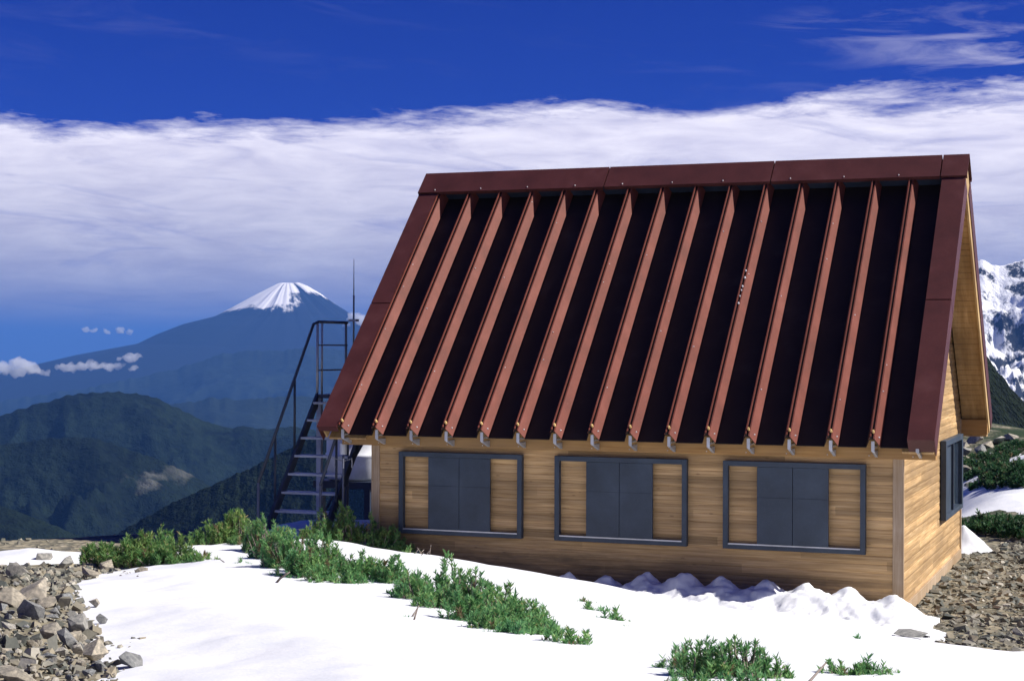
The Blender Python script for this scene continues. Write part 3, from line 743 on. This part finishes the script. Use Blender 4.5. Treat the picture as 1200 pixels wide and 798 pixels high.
# ------------------------------------------------------------------ slid snow bank with a peak below every trough
def snow_bank():
    xs = np.arange(2.95, 8.62, .035); ysn = np.arange(-1.75, -.035, .035)
    X, Y = np.meshgrid(xs, ysn); x = X.ravel(); y = Y.ravel()
    g = H(x, y) - .1
    cen = np.array([P * k + P * .52 for k in range(5, 15)]) + np.array([0, .03, -.02, 0, .02, -.03, .02, 0, -.02, .01])
    hh = np.array([.30, .42, .46, .50, .52, .54, .54, .50, .44, .34])
    wob = fbm(x, y, 2.6, 3, 7.7); hz_ = np.zeros(len(x))
    for c, h in zip(cen, hh):
        r = np.sqrt(((x - c) / .46) ** 2 + ((y + .66) / .66) ** 2)
        r = r + wob * .13; pk = h * (np.clip(1.05 - np.sqrt(r * r + .005), 0, 1)) ** 1.0
        hz_ = np.maximum(hz_, pk)
    env = np.interp(x, [2.95, 3.5, 5, 7, 8.1, 8.6], [-.1, .14, .32, .36, .26, -.1]) * np.clip(1.25 - np.abs(y + .75) / .8, -.2, 1)
    z = g + np.logaddexp(hz_ * 14, env * 14) / 14 + .03 + fbm(x, y, 5, 4, 2.2) * .05 * np.clip(env * 8, 0, 1) + fbm(x, y, 18, 3, 5.2) * .018
    z = np.where(env < -.02, g - .05, z)
    n, m_ = len(ysn), len(xs); i = np.arange(n * m_).reshape(n, m_)
    f = np.stack([i[:-1, :-1], i[:-1, 1:], i[1:, 1:], i[1:, :-1]], -1).reshape(-1, 4)
    o = np_mesh('snow_bank', np.column_stack([x, y, z]), f, M['snow'], True)
    tag(o, 'bank of slid snow with a row of peaks along the foot of the front wall', 'snow bank')
snow_bank()
def heap(px, py, r, h, seed, label):
    c = hit(px, py); g = np.linspace(-1.3, 1.3, 40); X, Y = np.meshgrid(g * r, g * r); x = X.ravel() + c[0]; y = Y.ravel() + c[1]
    rr = np.sqrt((X.ravel() / r) ** 2 + (Y.ravel() / r) ** 2)
    z = H(x, y) - .15 + (h + .15) * np.clip(1.1 - rr, 0, 2) + fbm(x, y, 3, 4, seed) * .05
    i = np.arange(1600).reshape(40, 40); f = np.stack([i[:-1, :-1], i[:-1, 1:], i[1:, 1:], i[1:, :-1]], -1).reshape(-1, 4)
    tag(np_mesh('snow_heap', np.column_stack([x, y, z]), f, M['snow'], True), label, 'snow heap')
heap(1130, 640, .52, .32, 3.3, 'small white snow heap on gravel against the far corner of the sunlit gable wall')

# ------------------------------------------------------------------ rocks
def rock_mesh(name, seed, flat=.6):
    r = random.Random(seed); bm = bmesh.new()
    for i in range(13):
        v = Vector((r.gauss(0, 1), r.gauss(0, 1), r.gauss(0, 1))).normalized()
        v = Vector((v.x * r.uniform(.8, 1.05), v.y * r.uniform(.6, .9), v.z * flat * r.uniform(.8, 1.05))); bm.verts.new(v * r.uniform(.82, 1.0))
    res = bmesh.ops.convex_hull(bm, input=bm.verts)
    gone = {g for g in list(res['geom_interior']) + list(res['geom_unused']) if isinstance(g, bmesh.types.BMVert)}
    bmesh.ops.delete(bm, geom=list(gone), context='VERTS')
    bmesh.ops.bevel(bm, geom=list(bm.edges), offset=.018, segments=1, affect='EDGES', profile=.6)
    bmesh.ops.triangulate(bm, faces=bm.faces)
    for v in bm.verts: v.co += Vector((1, 1, 1)) * noise.noise(v.co * 2.5 + Vector((seed, 0, 0))) * .05
    me = bpy.data.meshes.new(name); bm.to_mesh(me); bm.free(); me.materials.append(M['rock']); return me
ROCKS = [rock_mesh('rock', i * 3.7 + 1, f) for i, f in enumerate([.55, .7, .4, .85, .5, .62, .35, .75, .9, .45])]
def rock(x, y, s, label, group=None, k=None, sink=.25, rot=None, zs=1.0):
    o = bpy.data.objects.new('rock', random.choice(ROCKS) if k is None else ROCKS[k]); COL.objects.link(o)
    s *= .62; o.location = (x, y, hz(x, y) - .06 + s * .5 * (.6 - sink)); o.scale = (s, s * random.uniform(.8, 1.1), s * zs * random.uniform(.85, 1.1))
    o.rotation_euler = rot or (random.uniform(-.5, .5), random.uniform(-.5, .5), random.uniform(0, 6.3))
    return tag(o, label, 'rock', group)
GR = 'angular rocks in the rubble beside the snow'
big = [  # photo pixel, size in metres, label
    (22, 668, .20, 3, 'big tan rounded boulder at the left edge atop the rubble bank'),
    (38, 690, .26, 2, 'largest pale grey slab rock in the rubble below the tan boulder'),
    (12, 700, .20, 5, 'pale cream slab cut by the left picture edge beneath the grey slab'),
    (36, 712, .15, 8, 'upright pointed grey rock with a pale lit face in the middle of the rubble'),
    (52, 704, .17, 6, 'flat bluish slab leaning beside the upright pointed rock'),
    (93, 730, .16, 7, 'dark blue grey leaning rock on the rubble edge next to open snow'),
    (80, 742, .14, 8, 'dark pyramid shaped rock just below the leaning blue rock'),
    (30, 790, .20, 2, 'pale tan broad slab at the bottom left of the rubble'),
    (22, 790, .10, 1, 'small dark stone resting on the pale tan slab at the bottom'),
    (50, 652, .24, 4, 'dark lichen covered rock at the top of the rubble by the snow strip'),
    (78, 657, .20, 0, 'brown rock between the dark lichen rock and the snow'),
    (105, 668, .20, 9, 'long grey flat rock reaching from the rubble into the snow'),
    (125, 660, .16, 5, 'tan flat rock at the foot of the leftmost pine shrub'),
    (165, 668, .15, 1, 'dark grey wedge rock in snow below the leftmost pine shrub'),
    (119, 717, .06, 8, 'small lone dark stone standing in the snow off the rubble edge'),
    (150, 766, .14, 6, 'thin flat brown slab lying in the snow right of the rubble'),
    (1068, 744, .42, 6, 'flat brown slab at the edge of snow and gravel by the hut corner'),
    (112, 700, .10, 0, 'tan cobble on the snow edge above the lone dark stone'),
    (112, 757, .13, 3, 'rounded tan rock on the lower rubble edge'),
    (60, 735, .13, 7, 'slanting brown rock low in the middle of the rubble'),
]
for px, py, s, k, lab in big:
    p = hit(px, py); rock(p[0], p[1], s * 1.3, lab, None, k, sink=.1 if s > .1 else 0, rot=None if s < .3 else (.05, .05, .7), zs=1 if s < .3 else .35)
cnt = 0
for i in range(2200):
    px = random.uniform(-30, 150); py = random.uniform(655, 812)
    lim = np.interp(py, [655, 676, 692, 712, 735, 765, 812], [118, 84, 96, 104, 122, 132, 140]) + random.gauss(0, 5)
    if px > lim: continue
    p = hit(px, py); s = min(.19, .022 + random.expovariate(1 / .024))
    if p[2] < -1: continue
    rock(p[0], p[1], s, 'small angular grey or tan rock in the rubble bank left of the snow', GR, sink=.15); cnt += 1
    if cnt >= 285: break
for px, py, s in [(1135, 538, .5), (1150, 530, .6), (1128, 522, .6), (1142, 516, .7), (1158, 522, .6), (1134, 548, .4), (1150, 543, .4), (1132, 530, .5), (1164, 534, .5), (1170, 517, .6), (1185, 514, .6), (1122, 512, .6), (1180, 566, .3), (1150, 565, .35), (1135, 567, .35), (1165, 570, .3), (1195, 568, .3)]:
    p = hit(px, py); rock(p[0], p[1], s, 'grey boulder among pine scrub on the slope behind the right gable', 'boulders on the slope behind the hut', sink=.1)
for px, py in [(1150, 607), (1166, 612), (1158, 615), (1172, 606), (1185, 613), (1144, 604)]:
    p = hit(px, py); rock(p[0], p[1], random.uniform(.10, .18), 'pale stone showing in the pine scrub behind the hut corner', 'pale stones in the scrub behind the hut', sink=0)

# loose stones: uncountable cover
def stones(name, pts, smin, smax, flat, seed):
    r = np.random.default_rng(seed); n = len(pts)
    base = np.array([(-1, -.8, -1), (1, -.9, -1), (.9, 1, -1), (-1.1, .8, -1), (-.7, -.6, 1), (.8, -.5, 1), (.6, .7, 1), (-.6, .6, 1)], float)
    fb = np.array([(0, 3, 2, 1), (4, 5, 6, 7), (0, 1, 5, 4), (1, 2, 6, 5), (2, 3, 7, 6), (3, 0, 4, 7)])
    s = smin * (smax / smin) ** (r.random(n) ** 2.2)
    v = base[None] * (1 + r.normal(0, .25, (n, 8, 3))) * np.stack([s, s * r.uniform(.5, 1, n), s * flat * r.uniform(.5, 1.3, n)], 1)[:, None]
    def rot(a, i, j):
        c, sn = np.cos(a)[:, None], np.sin(a)[:, None]; vi, vj = v[..., i].copy(), v[..., j].copy()
        v[..., i] = vi * c - vj * sn; v[..., j] = vi * sn + vj * c
    rot(r.normal(0, .35, n), 0, 2); rot(r.normal(0, .35, n), 1, 2); rot(r.uniform(0, 6.28, n), 0, 1)
    z = H(pts[:, 0], pts[:, 1]) - .075 + s * flat * .3
    v += np.column_stack([pts, z])[:, None]
    f = (fb[None] + 8 * np.arange(n)[:, None, None]).reshape(-1, 4)
    o = np_mesh(name, v.reshape(-1, 3), f, M['stones']); tag(o, kind='stuff'); return o
def scatter(poly, n, seed):
    poly = np.array(poly); r = np.random.default_rng(seed); lo, hi = poly.min(0), poly.max(0)
    q = r.uniform(lo, hi, (n, 2)); return q[poly_sd(q, poly) > 0]
lp = [g2(-80, 815), g2(140, 815), g2(136, 765), g2(120, 735), g2(108, 712), g2(98, 692), g2(84, 676), g2(118, 664), g2(150, 668), g2(130, 655), g2(60, 655), g2(-80, 657)]
stones('gravel', scatter(lp, 16000, 1), .008, .055, .6, 4)
lp2 = [g2(-60, 642), g2(60, 642), g2(112, 641), g2(118, 634), g2(60, 629), g2(-60, 629)]
stones('gravel', scatter(lp2, 2600, 2), .015, .07, .6, 5)
rp = [(8.06, -.2), (8.7, -1.0), g2(1085, 754), g2(1290, 770), (16, 2), (16, 12), (9, 12), (8.06, 7)]
stones('gravel', scatter(rp, 15000, 3), .012, .095, .30, 6)
sh = [g2(150, 668), g2(230, 668), g2(300, 680), g2(420, 694), g2(430, 688), g2(300, 655), g2(200, 650)]
sp2 = [g2(118, 740), g2(165, 735), g2(175, 800), g2(130, 800)]
stones('gravel', scatter(sp2, 90, 12), .008, .035, .6, 8)
stones('gravel', scatter(sh, 260, 9), .010, .05, .7, 7)

# ------------------------------------------------------------------ creeping pine shrubs
def pine(blobs, label, mat, seed, dens=430, shoot=.13, needle=.056, width=.0095, nn=36, group=None, twigs=6, name='dwarf_pine', lean=.35, dead=()):
    r = np.random.default_rng(seed); pts = []; hs = []
    for px, py, rad, h in blobs:
        c = hit(px, py); n = max(4, int(dens * rad * rad * 3.14))
        a = r.uniform(0, 6.283, n); q = np.sqrt(r.random(n)) * rad
        pts.append(np.column_stack([c[0] + np.cos(a) * q, c[1] + np.sin(a) * q]))
        hs.append(1.42 * h * (1 - .55 * (q / rad) ** 2) * r.uniform(.45, 1.1, n))
    pts = np.concatenate(pts); hs = np.concatenate(hs)
    cl = np.array([noise.noise((a * 3.2, b * 3.2, seed * 1.7)) + .5 * noise.noise((a * 8, b * 8, seed * 2.3)) for a, b in pts])
    if len(pts) > 130 and blobs[0][2] > .12:
        k_ = cl > -.40; pts, hs, cl = pts[k_], hs[k_], cl[k_]
        hs = hs * np.clip(.92 + .6 * cl, .5, 1.3)
    n = len(pts)
    cen = pts.mean(0); gz_ = H(pts[:, 0], pts[:, 1]) - .05
    out = pts - cen; out /= np.linalg.norm(out, axis=1, keepdims=True) + .3
    ax = np.column_stack([out * lean + r.normal(0, .22, (n, 2)), np.ones(n)]); ax /= np.linalg.norm(ax, axis=1, keepdims=True)
    tip = np.column_stack([pts, gz_ + hs]); L = np.minimum(shoot * r.uniform(.7, 1.3, n), hs * .9 + .03); basep = tip - ax * L[:, None]
    # needles
    s = r.random((n, nn)); s = s ** .8
    p0 = basep[:, None] + ax[:, None] * (L[:, None] * s)[..., None]
    rad_ = r.normal(0, 1, (n, nn, 3)); rad_ -= (rad_ * ax[:, None]).sum(-1, keepdims=True) * ax[:, None]; rad_ /= np.linalg.norm(rad_, axis=-1, keepdims=True) + 1e-9
    up = .45 + .45 * s[..., None]
    dr = ax[:, None] * up + rad_ * .75; dr /= np.linalg.norm(dr, axis=-1, keepdims=True)
    nl = needle * r.uniform(.7, 1.2, (n, nn, 1))
    side = np.cross(dr, r.normal(0, 1, (n, nn, 3))); side /= np.linalg.norm(side, axis=-1, keepdims=True) + 1e-9
    a = p0 - side * width * .5; b = p0 + side * width * .5; c = p0 + dr * nl
    mid = p0 + dr * nl * .55
    v = np.stack([a, b, mid + side * width * .45, c, mid - side * width * .45], 2).reshape(-1, 3)
    # one colour island per needle
    f = np.arange(n * nn * 5).reshape(-1, 5)
    base = cen; root = empty(name, (base[0], base[1], hz(*base) - .05), label, 'shrub', group)
    org = np.array(root.location)
    dry = np.repeat(r.random(n) < .03, nn); V5 = (v - org).reshape(-1, 5, 3)
    for nm, sel, mm in (('foliage', ~dry, mat), ('dry_foliage', dry, 'dry_needles')):
        if sel.sum() < nn * 2 and nm != 'foliage': continue
        q_ = V5[sel]; fo = np_mesh(nm, q_.reshape(-1, 3), np.arange(len(q_) * 5).reshape(-1, 5), M[mm]); fo.parent = root
    m = MB()
    for i in range(n):
        if r.random() < .75:
            q0 = np.array([*(pts[i] * .75 + cen * .25), gz_[i]]); mp = (q0 + basep[i]) / 2 + r.normal(0, .02, 3)
            m.tube([q0, mp, basep[i], basep[i] + ax[i] * L[i] * .8], [.007, .006, .005, .003], 4, False)
    cs = [hit(b[0], b[1]) + np.array([0, 0, -.012]) for b in blobs]      # the creeping main stem
    if len(cs) == 1: cs = [cs[0], cs[0] + np.array([.04, .03, -.01])]
    m.tube(cs, [.014] * len(cs), 6)
    for _ in range(twigs):
        i = r.integers(n); q0 = np.array([*pts[i], gz_[i] + .03]); d = np.array([*r.normal(0, 1, 2), .25]); d /= np.linalg.norm(d); l = r.uniform(.12, .3)
        m.tube([q0, q0 + d * l * .5 + r.normal(0, .02, 3), q0 + d * l + np.array([0, 0, r.uniform(0, .05)])], [.010, .008, .004], 5)
    for (xa, ya, xb, yb) in dead:
        a_ = hit(xa, ya) + np.array([0, 0, .02]); b_ = a_ + R3((xb - xa), (ya - yb), np.linalg.norm(a_ - CAM)); mid_ = (a_ + b_) / 2 + np.array([0, 0, .02])
        m.tube([a_, mid_, b_], [.012, .011, .006], 6)
    m.build('branch', M['twig'], root, smooth=True)
    return root
def R3(dx, dy, dist): return R2 * dx * dist / F + U2 * dy * dist / F - np.array([*FH, 0]) * .06

pine([(116, 655, .24, .17), (140, 658, .30, .23), (168, 659, .32, .25), (188, 655, .15, .33), (210, 661, .30, .21), (236, 663, .22, .14)], 'olive green bushy dwarf pine at the left end, by the rubble', 'needles_olive', 1, dead=((195, 660, 204, 648),))
pine([(246, 642, .26, .26), (270, 641, .30, .32), (295, 643, .28, .26)], 'low olive dwarf pine between the leftmost shrub and the stair foot', 'needles_olive', 2)
pine([(310, 654, .26, .32), (325, 664, .30, .36), (340, 674, .30, .36), (352, 684, .28, .32), (375, 680, .30, .32), (378, 690, .22, .2), (405, 684, .30, .28), (412, 692, .2, .16), (435, 688, .30, .25), (462, 692, .22, .22)], 'long dense green dwarf pine below the stair with a grey dead stick', 'needles', 3, dead=((318, 692, 340, 672),), dens=640, shoot=.11, needle=.046, width=.0085)
pine([(375, 640, .30, .34), (400, 641, .32, .38), (430, 645, .34, .38), (458, 650, .30, .32), (484, 655, .2, .2)], 'yellowish dwarf pine on the snow against the left end of the front wall', 'needles_olive', 4, twigs=9)
pine([(478, 656, .2, .14), (494, 658, .16, .10)], 'sparse half bare pine twigs in front of the first shuttered window', 'needles_olive', 5, dens=45, twigs=14)
pine([(478, 708, .18, .20), (490, 716, .22, .24), (508, 712, .24, .30), (520, 728, .24, .24), (532, 722, .26, .32), (548, 742, .22, .2), (556, 730, .28, .31), (572, 752, .22, .17), (584, 742, .27, .27), (606, 760, .2, .15), (612, 750, .26, .24), (642, 759, .24, .22), (670, 767, .18, .18)], 'large spreading green dwarf pine alone in the middle of the snow', 'needles', 6, dens=680, shoot=.10, needle=.042, width=.008, dead=((530, 722, 522, 708),))
pine([(786, 798, .10, .13), (800, 790, .06, .17), (818, 806, .14, .19), (845, 808, .15, .19), (872, 808, .15, .20), (900, 810, .13, .15), (920, 812, .08, .09), (800, 818, .12, .12), (835, 822, .13, .13), (880, 822, .13, .13), (912, 822, .10, .10)], 'green dwarf pine cut by the bottom edge, with tall twin tips at its left', 'needles', 7, dens=1300, shoot=.075, needle=.030, width=.0055)
pine([(950, 806, .07, .08), (975, 806, .11, .12), (1000, 806, .12, .14), (1025, 807, .12, .14), (1048, 808, .08, .11)], 'lowest dwarf pine poking up at the bottom right edge', 'needles', 8, dens=1300, shoot=.07, needle=.030, width=.0055)
pine([(682, 716, .15, .12), (700, 726, .17, .15), (718, 738, .17, .15), (732, 747, .10, .10)], 'small thin dwarf pine on the snow before the second shuttered window', 'needles', 9, dens=330, shoot=.09)
pine([(468, 742, .09, .09), (476, 738, .06, .12)], 'tiny pine sprig in the snow left of the large spreading pine', 'needles', 10, dens=260, shoot=.08, twigs=3, name='pine_sprig')
pine([(1002, 758, .05, .10), (1008, 756, .04, .08)], 'tiny forked pine sprig alone in the snow before the right corner post', 'needles', 11, dens=420, shoot=.07, twigs=2, name='pine_sprig')
pine([(970, 758, .05, .06)], 'tiniest pine tuft in the snow left of the forked sprig', 'needles', 12, dens=420, shoot=.06, twigs=1, name='pine_sprig')
pine([(766, 766, .05, .05), (776, 768, .04, .06)], 'tiny pine tuft in snow above the pine with twin tips', 'needles', 13, dens=350, shoot=.06, twigs=2, name='pine_sprig')
pine([(396, 704, .09, .10), (406, 708, .08, .08), (378, 700, .06, .06)], 'small sprig and litter in the snow below the long dense pine', 'needles', 14, dens=180, shoot=.08, twigs=6, name='pine_sprig')
pine([(280, 668, .12, .11), (290, 670, .10, .09)], 'small dark pine tuft in snow between the two olive shrubs and the long pine', 'needles', 15, dens=220, shoot=.10, name='pine_sprig')
pine([(636, 774, .09, .06), (628, 770, .07, .06)], 'flat pine litter in snow under the large spreading pine', 'needles', 16, dens=220, shoot=.06, twigs=3, name='pine_sprig')
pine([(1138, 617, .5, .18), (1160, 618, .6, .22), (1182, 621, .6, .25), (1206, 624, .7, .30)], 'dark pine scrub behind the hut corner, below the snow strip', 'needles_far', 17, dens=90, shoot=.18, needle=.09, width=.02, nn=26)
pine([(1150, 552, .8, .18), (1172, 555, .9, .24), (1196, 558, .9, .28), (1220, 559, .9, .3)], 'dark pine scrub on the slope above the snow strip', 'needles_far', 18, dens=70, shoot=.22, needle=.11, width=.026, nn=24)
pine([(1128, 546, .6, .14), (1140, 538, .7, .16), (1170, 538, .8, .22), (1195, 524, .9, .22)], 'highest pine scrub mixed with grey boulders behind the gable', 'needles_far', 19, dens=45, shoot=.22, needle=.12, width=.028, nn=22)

def litter():
    r = np.random.default_rng(77); m = MB()
    spots = [(300, 682, 40, 7), (330, 690, 30, 6), (395, 700, 45, 8), (430, 706, 30, 5), (470, 740, 30, 9), (520, 762, 40, 8), (590, 772, 40, 6), (660, 776, 30, 5), (585, 708, 30, 5),
             (700, 755, 40, 6), (770, 766, 25, 6), (745, 785, 30, 6), (930, 790, 25, 6), (985, 757, 25, 5), (160, 672, 40, 5), (240, 672, 40, 5), (560, 664, 30, 3), (1040, 750, 30, 3), (640, 690, 20, 4)]
    for px, py, sx, sy in spots:
        for _ in range(16):
            p = hit(px + r.normal(0, sx * .5), py + r.normal(0, sy * .5)); l = r.uniform(.007, .028) * (1.0 if r.random() < .85 else 2.0); a = r.uniform(0, 6.28); d = np.array([math.cos(a), math.sin(a), r.uniform(-.1, .5)]) * l
            p = p + np.array([0, 0, .085 if False else .018])
            m.tube([p - d * .5, p + d * .1 + np.array([0, 0, .004]), p + d * .6], [.004, .005, .002], 4)
    tag(m.build('pine_litter', M['twig']), kind='stuff')
litter()

# ------------------------------------------------------------------ small cumulus over the valley
def cloud_mat():
    m = bpy.data.materials.new('cloud_droplets'); m.use_nodes = True; n = m.node_tree; n.nodes.remove(n.nodes['Principled BSDF'])
    v = n.nodes.new('ShaderNodeVolumePrincipled'); v.inputs['Color'].default_value = (1, 1, 1, 1); v.inputs['Density'].default_value = .011; v.inputs['Anisotropy'].default_value = .2
    n.links.new(v.outputs[0], n.nodes['Material Output'].inputs['Volume']); return m
CLM = cloud_mat()
def cloud(puffs, D, label, seed):
    r = random.Random(seed); bm = bmesh.new(); s = D / F
    for px, py, rad in puffs:
        for k in range(7):
            a = r.uniform(0, 6.28); q = r.uniform(0, .75) * rad
            c = at(px + math.cos(a) * q * 1.2, py + math.sin(a) * q * .45 - (rad * .15 if k % 2 else 0), D + r.uniform(-.8, .8) * rad * s)
            rr = rad * r.uniform(.38, .72) * s
            bmesh.ops.create_icosphere(bm, subdivisions=4, radius=rr, matrix=Matrix.Translation(Vector(c)) @ Matrix.Diagonal((1, 1, .8, 1)))
    for v in bm.verts:
        p = v.co / s
        v.co += Vector(noise.noise_vector(p * .16)) * s * 3.2 + Vector(noise.noise_vector(p * .5)) * s * 1.3 + Vector(noise.noise_vector(p * 1.3)) * s * .5
    org = np.mean([at(px, py, D) for px, py, _ in puffs], 0)
    me = bpy.data.meshes.new('cloud'); bmesh.ops.translate(bm, verts=bm.verts, vec=Vector(-org)); bm.to_mesh(me); bm.free(); me.materials.append(CLM)
    for p in me.polygons: p.use_smooth = True
    o = bpy.data.objects.new('cloud', me); COL.objects.link(o); o.location = org
    md = o.modifiers.new('union', 'REMESH'); md.mode = 'VOXEL'; md.voxel_size = s * .7
    tag(o, label, 'cloud')
cloud([(5, 432, 12), (18, 428, 13), (32, 430, 12), (43, 436, 8), (55, 438, 5), (-10, 434, 11), (22, 436, 10)], 15000, 'fat white cumulus cloud at the left edge over the valley', 1)
cloud([(70, 430, 6), (82, 432, 8), (96, 430, 8), (106, 428, 8), (116, 430, 6)], 15500, 'long low white cloud between the left edge cloud and the great cone', 2)
cloud([(128, 431, 8), (140, 430, 7), (155, 432, 5), (150, 420, 8), (160, 418, 7), (140, 420, 4)], 16000, 'white double puff cloud against the left flank of the great cone', 3)
cloud([(100, 386, 5), (109, 387, 4)], 40000, 'tiny pale cloud scrap near the horizon, the left one', 4)
cloud([(127, 389, 4), (140, 387, 6), (152, 389, 4)], 40000, 'tiny pale cloud scrap near the horizon next to the cone flank', 5)
cloud([(405, 380, 4), (414, 372, 7), (424, 376, 9)], 23000, 'white cloud behind the stair rail at the right flank of the great cone', 6)

# ------------------------------------------------------------------ haze
t = bpy.data.materials.new('blue_air'); t.use_nodes = True; nt = t.node_tree
nt.nodes.remove(nt.nodes['Principled BSDF'])
pv = nt.nodes.new('ShaderNodeVolumePrincipled'); pv.inputs['Color'].default_value = (.105, .28, .74, 1); pv.inputs['Density'].default_value = 2.9e-5
nt.links.new(pv.outputs[0], nt.nodes['Material Output'].inputs['Volume'])
hzm = MB().box(-120000, 120000, -120000, 120000, -1760, 1130)
o = hzm.build('haze', t); tag(o, kind='stuff')

# ------------------------------------------------------------------ light and sky
S = Vector((1.2, .38, 1.12)).normalized()
sun = bpy.data.objects.new('sun', bpy.data.lights.new('sun', 'SUN')); COL.objects.link(sun)
sun.data.energy = 5.0; sun.data.angle = math.radians(.5); sun.data.color = (1.0, .95, .88)
sun.rotation_euler = S.to_track_quat('Z', 'Y').to_euler(); sun.location = (20, 10, 30)

w = bpy.data.worlds.new('World'); SC.world = w; w.use_nodes = True; nt = w.node_tree; bg = nt.nodes['Background']
def wn(typ, **kw):
    x = nt.nodes.new(typ)
    for k, v in kw.items(): setattr(x, k, v)
    return x
def wl(a, b): nt.links.new(a, b)
def wmath(op, a, b=None, c=None, clamp=False):
    x = wn('ShaderNodeMath', operation=op, use_clamp=clamp)
    for i, v in enumerate((a, b, c)):
        if v is None: continue
        if isinstance(v, (int, float)): x.inputs[i].default_value = v
        else: wl(v, x.inputs[i])
    return x.outputs[0]
def wramp(fac, stops):
    x = wn('ShaderNodeValToRGB'); e = x.color_ramp.elements
    while len(e) < len(stops): e.new(.5)
    for q, (p, c) in zip(e, stops): q.position = p; q.color = (*((c, c, c) if isinstance(c, (int, float)) else c), 1)
    wl(fac, x.inputs[0]); return x.outputs[0]
def wmix(fac, a, b, mode='MIX'):
    x = wn('ShaderNodeMix', data_type='RGBA', blend_type=mode)
    for sock, v in ((x.inputs[0], fac), (x.inputs[6], a), (x.inputs[7], b)):
        if isinstance(v, (int, float)): sock.default_value = v
        elif isinstance(v, tuple): sock.default_value = (*v, 1)
        else: wl(v, sock)
    return x.outputs[2]
sky = wn('ShaderNodeTexSky', sky_type='NISHITA'); sky.sun_disc = False
sky.sun_elevation = math.asin(S.z); sky.sun_rotation = math.atan2(S.x, S.y)
sky.altitude = 3000; sky.air_density = 1.0; sky.dust_density = .3; sky.ozone_density = 2.0
skyc = wmix(1.0, sky.outputs[0], (.045, .155, .92), 'MULTIPLY')       # deep polarised blue of high mountain air
tc = wn('ShaderNodeTexCoord'); sep = wn('ShaderNodeSeparateXYZ'); wl(tc.outputs['Generated'], sep.inputs[0])
el = sep.outputs['Z']
# azimuth of the direction relative to the view's middle is only used as a compass bearing
az = wmath('ARCTAN2', sep.outputs['X'], sep.outputs['Y'])
inv = wmath('DIVIDE', 1.0, wmath('ADD', wmath('MAXIMUM', el, 0.0), .07))
cb = wn('ShaderNodeCombineXYZ'); wl(wmath('MULTIPLY', az, 5.2), cb.inputs[0]); wl(wmath('MULTIPLY', el, 27), cb.inputs[1])
def wnoise(vec, sc, det=6, ro=.6, dist=0.):
    x = wn('ShaderNodeTexNoise'); x.inputs['Scale'].default_value = sc; x.inputs['Detail'].default_value = det; x.inputs['Roughness'].default_value = ro; x.inputs['Distortion'].default_value = dist
    wl(vec, x.inputs['Vector']); return x.outputs['Fac']
nA = wnoise(cb.outputs[0], 1.0, 8, .6, .6); nB = wnoise(cb.outputs[0], 3.4, 6, .62, .4)
cb2 = wn('ShaderNodeCombineXYZ'); wl(wmath('MULTIPLY', az, 9.0), cb2.inputs[0]); wl(wmath('ADD', wmath('MULTIPLY', el, 60), wmath('MULTIPLY', az, 3.0)), cb2.inputs[1])
nC = wnoise(cb2.outputs[0], 1.0, 7, .6, .9)
# top edge of the cloud deck, a bit higher towards the right
top = wmath('ADD', wmath('MULTIPLY_ADD', az, .030, .150), wmath('MULTIPLY', wmath('SUBTRACT', nA, .5), .055))
top = wmath('ADD', top, wmath('MULTIPLY', wmath('SUBTRACT', nB, .5), .022))
top = wmath('ADD', top, wmath('MULTIPLY', wmath('SUBTRACT', wnoise(cb.outputs[0], 11.0, 5, .65, .5), .5), .014))
deck = wmath('DIVIDE', wmath('SUBTRACT', top, el), .013, clamp=True)
streak = wramp(nC, [(.30, .25), (.46, 1.0)])
deck = wmath('MULTIPLY', deck, wmath('MULTIPLY_ADD', streak, .42, .58))
fade = wramp(el, [(.0, .50), (.02, .84), (.06, .96)])
deck = wmath('MULTIPLY', deck, fade)
wisp = wmath('MULTIPLY', wramp(nC, [(.50, 0.), (.66, 1.)]), wramp(el, [(.10, 1.), (.16, .55), (.24, .0)]))
wisp = wmath('MULTIPLY', wisp, wramp(wnoise(cb.outputs[0], .4, 2), [(.42, 0.), (.6, 1.)]))
wisp = wmath('MULTIPLY', wisp, wramp(wmath('MULTIPLY_ADD', az, 2.0, 1.0), [(.30, .12), (.80, 1.)]))
cov = wmath('MAXIMUM', deck, wisp, clamp=True)
ccol = wmix(wramp(el, [(.02, 0.), (.12, 1.)]), (7.6, 7.5, 9.0), (15.0, 14.3, 15.5))
ccol = wmix(wramp(nB, [(.35, .0), (.7, 1.)]), wmix(1.0, ccol, (.72, .72, .80), 'MULTIPLY'), ccol)
fin = wmix(cov, skyc, ccol)
wl(fin, bg.inputs['Color']); bg.inputs['Strength'].default_value = .05
w.cycles.sampling_method = 'MANUAL'; w.cycles.sample_map_resolution = 1024

# ------------------------------------------------------------------ render settings
SC.view_settings.view_transform = 'Standard'; SC.view_settings.look = 'None'
SC.view_settings.exposure = .68; SC.view_settings.gamma = 1.0; SC.view_settings.use_curve_mapping = False
SC.render.engine = 'CYCLES'
c = SC.cycles
c.use_denoising = True; c.max_bounces = 8; c.diffuse_bounces = 3; c.glossy_bounces = 2; c.transmission_bounces = 2; c.volume_bounces = 6; c.transparent_max_bounces = 6
c.use_adaptive_sampling = True; c.adaptive_threshold = .015
c.sample_clamp_indirect = 6
SC.cycles.volume_step_rate = 1
